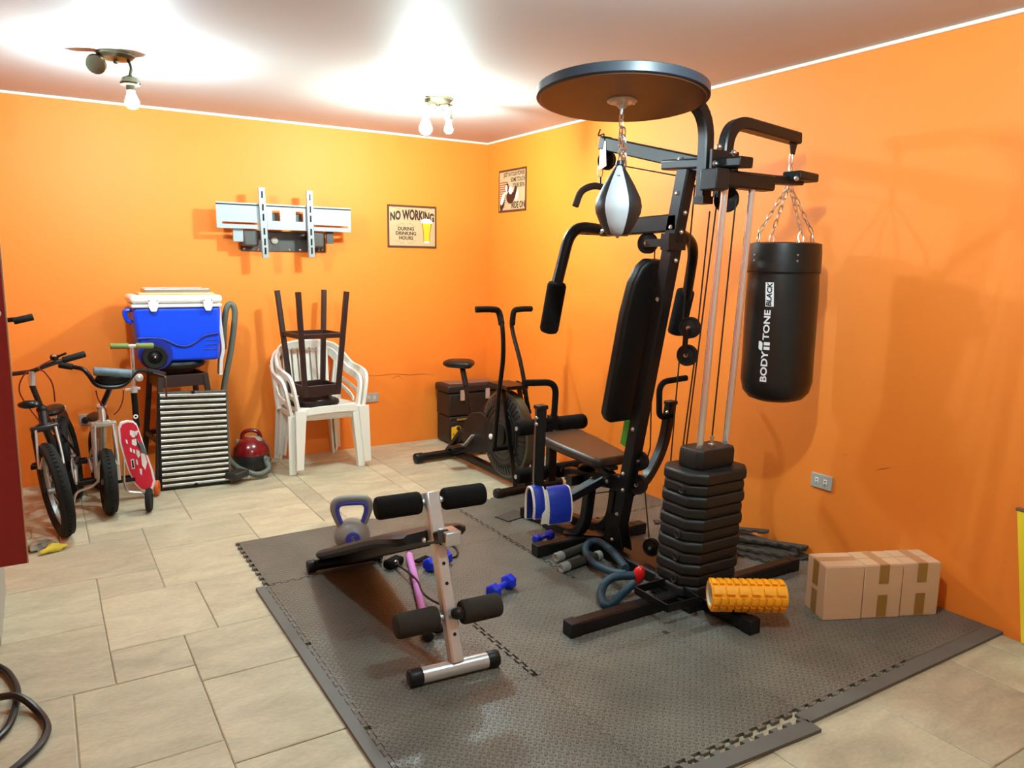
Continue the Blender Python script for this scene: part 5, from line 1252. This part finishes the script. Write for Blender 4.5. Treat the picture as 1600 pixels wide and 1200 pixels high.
hb = [at(14, 585, y=-.93), at(30, 583, y=-.96), at(50, 580, y=-1.0), at(68, 573, y=-1.01), at(92, 565, y=-1.0), at(132, 554, y=-.98)]
MB().cyl(s0, hb[2], .016, 12).build('stem_clamp', STEEL, b1)
MB().tube(spline(hb, 5), .0115, 10).build('handlebar', M1, b1); MB().rcyl(at(98, 563, y=-1.0), at(133, 553, y=-.98), .017, 12, .004).build('grip', RUBBER, b1)
MB().lathe([(.019, 0), (.021, .012), (.016, .022), (0, .024)], at(85, 561, y=-1.03), (0, -.4, .9), 14).build('bell', SATIN, b1); MB().lathe([(.012, 0), (.010, .004), (0, .005)], at(85, 556, y=-1.055), (0, -.4, .9), 12).build('bell_cap', BOLT, b1)
MB().tube([at(88, 558, y=-1.03), at(103, 552, y=-1.06)], .006, 8).build('brake_lever', SATIN, b1)
REDC = mat('red_cable', srgb(110, 14, 16), .4)
MB().tube(spline([at(82, 562, y=-1.0), at(60, 574, y=-1.06), at(70, 582, y=-1.08), at(82, 600, y=-1.08), at(86, 628, y=-1.05)], 6), .0035, 6).build('brake_cable', REDC, b1)
MB().tube(spline([at(46, 578, y=-1.05), at(36, 588, y=-1.06), at(30, 605, y=-1.06), at(36, 624, y=-1.04), fc1], 6), .0035, 6).build('brake_cable', REDC, b1)
arc = []
for k in range(15):
    an = math.radians(-10+k*13); arc.append(B1(-.72, 0, .25)+(B1(-.72+math.cos(an)*.285, 0, .25+math.sin(an)*.285)-B1(-.72, 0, .25)))
MB().sweep(arc, .085, .006, (1, 0, 0)).build('mudguard', PLAST, b1)
MB().box(B1(-.70, 0, .56), (.075, .05, .018)).build('rack_end', mat('pale_bracket', (.5, .5, .42), .4), b1)
MB().sph(at(45, 632, y=-1.06), (.05, .03, .022), 12, 6).build('fender', SATIN, b1)

b2_, B2, hd2, fc2 = bicycle('small silver and black child bicycle with a padded handlebar and stabilisers', (-2.93, -.82, 0), (.03, -1), -.0, .188, .58, 0, M2, M2, None, .60, .50, .036)
MB().cyl(hd2, at(172, 606, y=-.84), .015, 12).build('stem', SATIN, b2_); MB().lathe([(.026, 0), (.028, .008), (.024, .018), (.0, .02)], hd2, (0, 0, 1), 14).build('headset', STEEL, b2_)
hb = [at(92, 570, y=-.78), at(112, 573, y=-.80), at(130, 576, y=-.83), at(139, 586, y=-.85), at(150, 603, y=-.87), at(172, 606, y=-.87), at(195, 603, y=-.87), at(206, 588, y=-.85), at(214, 578, y=-.83), at(232, 580, y=-.80), at(258, 586, y=-.78)]
MB().tube(fil(hb, .04, 5), .012, 10).build('handlebar', SATIN, b2_)
for a, b in ((hb[0], hb[1]), (hb[-1], hb[-2])): MB().rcyl(a, lerp(a, b, 1.1), .0175, 12, .005).build('grip', RUBBER, b2_)
pdm = MB().rcyl(at(146, 580, y=-.87), at(206, 584, y=-.87), .024, 14, .008).build('handlebar_pad', mat('grey_blue_pad', (.13, .19, .22), .5, var=.6, scale=30), b2_)
MB().sph(at(175, 592, y=-.86), (.085, .025, .042), 16, 8).build('front_bag', SATIN, b2_)
MB().lathe([(0, 0), (.020, 0), (.022, .008), (.010, .014), (0, .014)], at(217, 590, y=-.86), (.1, -1, .1), 14).build('bell', STEEL, b2_)
MB().tube(fil([at(240, 583, y=-.82), at(259, 588, y=-.86), at(260, 620, y=-.86)], .02, 4), .0055, 8).build('brake_lever', mat('brown_lever', (.07, .03, .015), .4), b2_)
for l in ([(150, 610), (154, 625), (165, 640), (166, 656)], [(193, 610), (192, 625), (186, 640), (178, 648)]):
    MB().tube(spline([at(px, py, y=-.87) for px, py in l], 5), .0035, 6).build('brake_cable', REDC, b2_)
ARM = mat('bright_zinc', (.62, .60, .54), .3, .9)
for l, wpx in ((((154, 722), (154, 752), (145, 760), (121, 768), (116, 778), (115, 792)), None), (((193, 718), (194, 755), (199, 768), (224, 770), (228, 778), (229, 796)), 1)):
    MB().tube(fil([at(px, py, y=-.87) for px, py in l], .02, 4), .0065, 8).build('stabiliser_arm', ARM, b2_)
wc = at(233, 782, y=-.90)
wc.z = .072
MB().ring([(.03, -.013), (.062, -.014), (.070, -.006), (.070, .006), (.062, .014), (.03, .013)], wc, (1, -.25, 0), 24).build('stabiliser_wheel', RUBBER, b2_)
MB().lathe([(.031, -.01), (.031, .01)], wc, (1, -.25, 0), 16).build('stabiliser_hub', PLAST, b2_)
wl = at(114, 785, y=-.87); wl.z = .072
MB().ring([(.03, -.013), (.062, -.014), (.070, -.006), (.070, .006), (.062, .014), (.03, .013)], wl+V((-.025, 0, 0)), (1, .2, 0), 24).build('stabiliser_wheel', RUBBER, b2_)

# ---- kick scooter with a red deck standing on end
sk = thing('kick_scooter', 'kick scooter with red and white deck and green grips standing against the wall', 'scooter', (-2.74, -.62, 0))
YS = -.62
ou = [(184, 668), (188, 660), (198, 657), (208, 658), (214, 663), (220, 680), (230, 710), (239, 735), (243, 752), (240, 763), (232, 769), (222, 767), (211, 757), (201, 738), (192, 712), (186, 690)]
pts = [at(px, py, y=YS) for px, py in ou]; cx = sum((p.x for p in pts))/len(pts); cz_ = sum((p.z for p in pts))/len(pts)
DKW = mat('deck_white', srgb(240, 230, 226), .4); DKR = mat('deck_red', srgb(214, 24, 52), .4)
MB().prism([(p.x, p.z) for p in pts][::-1], (0, YS, 0), (1, 0, 0), (0, 0, 1), -.022).build('deck', DKW, sk, bev=.003)
inn = [(cx+(p.x-cx)*.86, cz_+(p.z-cz_)*.945) for p in pts]
MB().prism(inn[::-1], (0, YS-.0008, 0), (1, 0, 0), (0, 0, 1), .0012).build('deck_top', DKR, sk)
def dpatch(pl, m, nm): MB().add([at(px, py, y=YS-.0035) for px, py in pl], [tuple(range(len(pl)))]).build(nm, m, sk, smooth=False)
GRYP = mat('grey_graphic', (.12, .13, .14), .5)
dpatch([(205, 665), (212, 680), (214, 694), (222, 690), (231, 712), (226, 716), (217, 703), (210, 688), (204, 674)][:4]+[(222, 690), (231, 712), (222, 708)], GRYP, 'graphic')
for q in ([(203, 672), (212, 674), (217, 671), (213, 681), (208, 684), (203, 679)], [(206, 687), (214, 685), (217, 692), (211, 697), (206, 694)], [(213, 702), (218, 705), (219, 712), (216, 716), (213, 709)], [(220, 708), (226, 709), (230, 722), (227, 734), (222, 727)], [(203, 699), (206, 701), (206, 707), (203, 705)], [(208, 702), (211, 703), (211, 709), (208, 707)], [(212, 717), (215, 719), (216, 727), (213, 725)], [(218, 732), (222, 733), (222, 743), (219, 740)], [(196, 686), (199, 688), (200, 694), (197, 692)]): dpatch(q, DKW, 'graphic')
dpatch([(204, 718), (209, 717), (211, 732), (206, 733)], DKW, 'graphic'); MB().add([at(px, py, y=YS-.0045) for px, py in ((205.5, 719.5), (208, 719), (209.7, 730.5), (207, 731.5))], [(0, 1, 2, 3)]).build('carry_slot', SATIN, sk, smooth=False)
tb_, tm, tt_ = at(214, 668, y=-.585), at(209, 608, y=-.59), at(206, 543, y=-.595)
MB().cyl(tb_, tm, .0175, 14).build('steering_column', SATIN, sk); MB().cyl(tm, tt_, .0115, 12).build('handle_tube', CHROME, sk)
MB().torus(at(212, 651, y=-.603), (0, -1, 0), .010, .004, 12, 6).build('badge', DKW, sk)
MB().cyl(tm+V((0, 0, -.02)), tm+V((0, 0, .014)), .021, 14).build('clamp', STEEL, sk); MB().bar(tm+V((-.045, -.005, 0)), tm+V((.035, -.005, .004)), .012, .014).build('clamp_lever', STEEL, sk)
GRN = mat('olive_green_grip', srgb(120, 132, 66), .6)
ga, gb = at(172, 541, y=-.595), at(240, 540, y=-.595)
MB().cyl(lerp(ga, gb, .38), lerp(ga, gb, .62), .0115, 12).build('crossbar', CHROME, sk)
MB().rcyl(ga, lerp(ga, gb, .42), .017, 14, .004).build('grip', GRN, sk); MB().rcyl(lerp(ga, gb, .58), gb, .017, 14, .004).build('grip', GRN, sk)
ORW = mat('orange_wheel', srgb(200, 88, 20), .4)
wo = at(246, 772, y=-.585); wo.z = max(wo.z, .048)
MB().ring([(.02, -.012), (.042, -.012), (.048, -.006), (.048, .006), (.042, .012), (.02, .012)], wo, (1, -.3, 0), 22).build('wheel', ORW, sk); MB().ring([(.02, -.012), (.042, -.012), (.048, -.006), (.048, .006), (.042, .012), (.02, .012)], at(205, 676, y=-.585)+V((0, .03, 0)), (1, -.3, 0), 22).build('wheel', ORW, sk)
MB().bar(wo+V((-.03, 0, 0)), at(236, 755, y=-.59), .012, .03).build('rear_fork', STEEL, sk)

# ---- black scooter mostly hidden behind the cupboard, its handle sticking out
sc2 = thing('black_scooter', 'black handle grip of a scooter poking out from behind the red cupboard', 'scooter', (-3.52, -.95, 0))
ha = at(52, 495, y=-1.0); hz_ = ha.z-.03
MB().cyl((-3.52, -.98, hz_), (-3.30, -.99, ha.z-.012), .012, 10).build('handlebar', SATIN, sc2); MB().rcyl(at(21, 502, y=-1.0), ha, .0175, 12, .004).build('grip', RUBBER, sc2)
MB().rcyl((-3.80, -.97, hz_-.01), (-3.66, -.975, hz_), .0175, 12, .004).build('grip', RUBBER, sc2); MB().cyl((-3.66, -.975, hz_), (-3.52, -.98, hz_), .012, 10).build('handlebar', SATIN, sc2)
MB().cyl((-3.52, -.98, hz_), (-3.52, -.90, .10), .016, 12).build('column', SATIN, sc2); MB().bb((-3.57, -.86, .06), (-3.47, -.40, .085)).build('deck', SATIN, sc2, bev=.006)
for y in (-.92, -.36): MB().ring([(.02, -.012), (.050, -.012), (.055, 0), (.050, .012), (.02, .012)], (-3.52, y, .055), (1, 0, 0), 20).build('wheel', RUBBER, sc2)

# ---- yellow rag and crumpled clear bag by the bicycle
def lump(c, r, seed, amp, rot=0):
    mb = MB(); mb.sph((0, 0, 0), r, 18, 10); vs = []
    for p in mb.v:
        k = 1+amp*noise.noise(p*18+V((seed, 0, 0)))+amp*.5*noise.noise(p*45+V((seed, 3, 0))); q = M.Rotation(rot, 3, 'Z')@(p*k); q = q+V(c); q.z = max(q.z, .001); vs.append(q)
    mb.v = vs; return mb
tag(lump(at(82, 857, z=.018), (.062, .026, .020), 2, .5, .45).build('yellow_rag', mat('yellow_cloth', srgb(214, 190, 60), .8, var=.3, scale=40)), 'crumpled yellow cloth on the floor under the front bicycle tyre', 'rag')
tag(lump(at(58, 850, z=.02), (.075, .07, .030), 7, .6, .2).build('plastic_bag', mat('milky_plastic', (.34, .33, .25), .25, var=.5, scale=25)), 'crumpled greyish plastic bag on the floor by the red cupboard', 'plastic bag')

# ---- black hose coiled at the lower left
hz = .0125
pts = [at(px, py, z=hz) for px, py in ((-60, 1020), (0, 1043), (20, 1062), (27, 1086), (18, 1124), (0, 1150), (-40, 1175), (-110, 1170), (-130, 1130), (-70, 1105), (0, 1100), (32, 1100), (60, 1112), (74, 1136), (64, 1162), (40, 1186), (12, 1208), (-40, 1235), (-120, 1250))]
for i, p in enumerate(pts):
    if i in (10, 11): p.z += .024
tag(MB().tube(spline(pts, 7), .0115, 10).build('black_hose', CABLE), 'black hose coiled on the stone floor at the lower left', 'hose')

# ---- yellow board leaning at the right edge
ya, yb = at(1592.5, 797, x=-.03), at(1598.5, 1003, x=-.012)
dn = (yb-ya).normalized(); yb = ya+dn*((ya.z-.006)/-dn.z)
yd = V((0, -1, 0)); th = V((-.016, 0, 0))
vs = [ya, ya+yd*.22, yb+yd*.22, yb]; vs += [p+th for p in vs]
yo = thing('yellow_board', 'bright yellow board leaning on the right wall at the photo edge', 'board', (yb+yd*.1))
MB().add(vs, [(0, 1, 2, 3), (7, 6, 5, 4), (0, 4, 5, 1), (1, 5, 6, 2), (2, 6, 7, 3), (3, 7, 4, 0)]).build('panel', mat('yellow_paint', srgb(250, 225, 50), .5), yo)
MB().bar(ya+th*.5+V((0, .004, .006)), ya+th*.5+yd*.22+V((0, 0, .006)), .022, .012).build('top_edge', mat('brown_trim', (.18, .10, .05), .5), yo)

# ---- small black pouch with cord on the gym seat beam
pch = thing('cable_pouch', 'small black pouch with a thin cord lying on the gym seat beam', 'pouch', (XC, -2.50, .37))
lump((XC+.0, -2.52, .402), (.06, .05, .014), 5, .25).build('pouch', SATIN, pch)
for o in bpy.data.objects:
    pass
MB().tube(spline([V((XC+.02, -2.50, .39)), V((XC+.05, -2.42, .40)), V((XC-.02, -2.36, .385)), V((XC-.08, -2.40, .36))], 6), .003, 6).build('cord', CABLE, pch)

# ---- hairline cracks in the wall paint
wb = bpy.data.objects['wall_back']; wr = bpy.data.objects['wall_right']; CRK = mat('crack', (.20, .05, .01), .8)
def crack(pl, wall, **k):
    p = [at(px, py, **k) for px, py in pl]; MB().tube(p, [.0006]+[.0016]*(len(p)-2)+[.0004], 4).build('crack', CRK, wall)
crack([(570, 587), (585, 587), (600, 586), (615, 584), (640, 586), (660, 584), (680, 586)], wb, y=-.0005); crack([(612, 592), (622, 587), (630, 593)], wb, y=-.0005)
crack([(1368, 735), (1376, 733), (1384, 732), (1393, 730)], wr, x=-.0005); crack([(1316, 709), (1324, 711)], wr, x=-.0005)
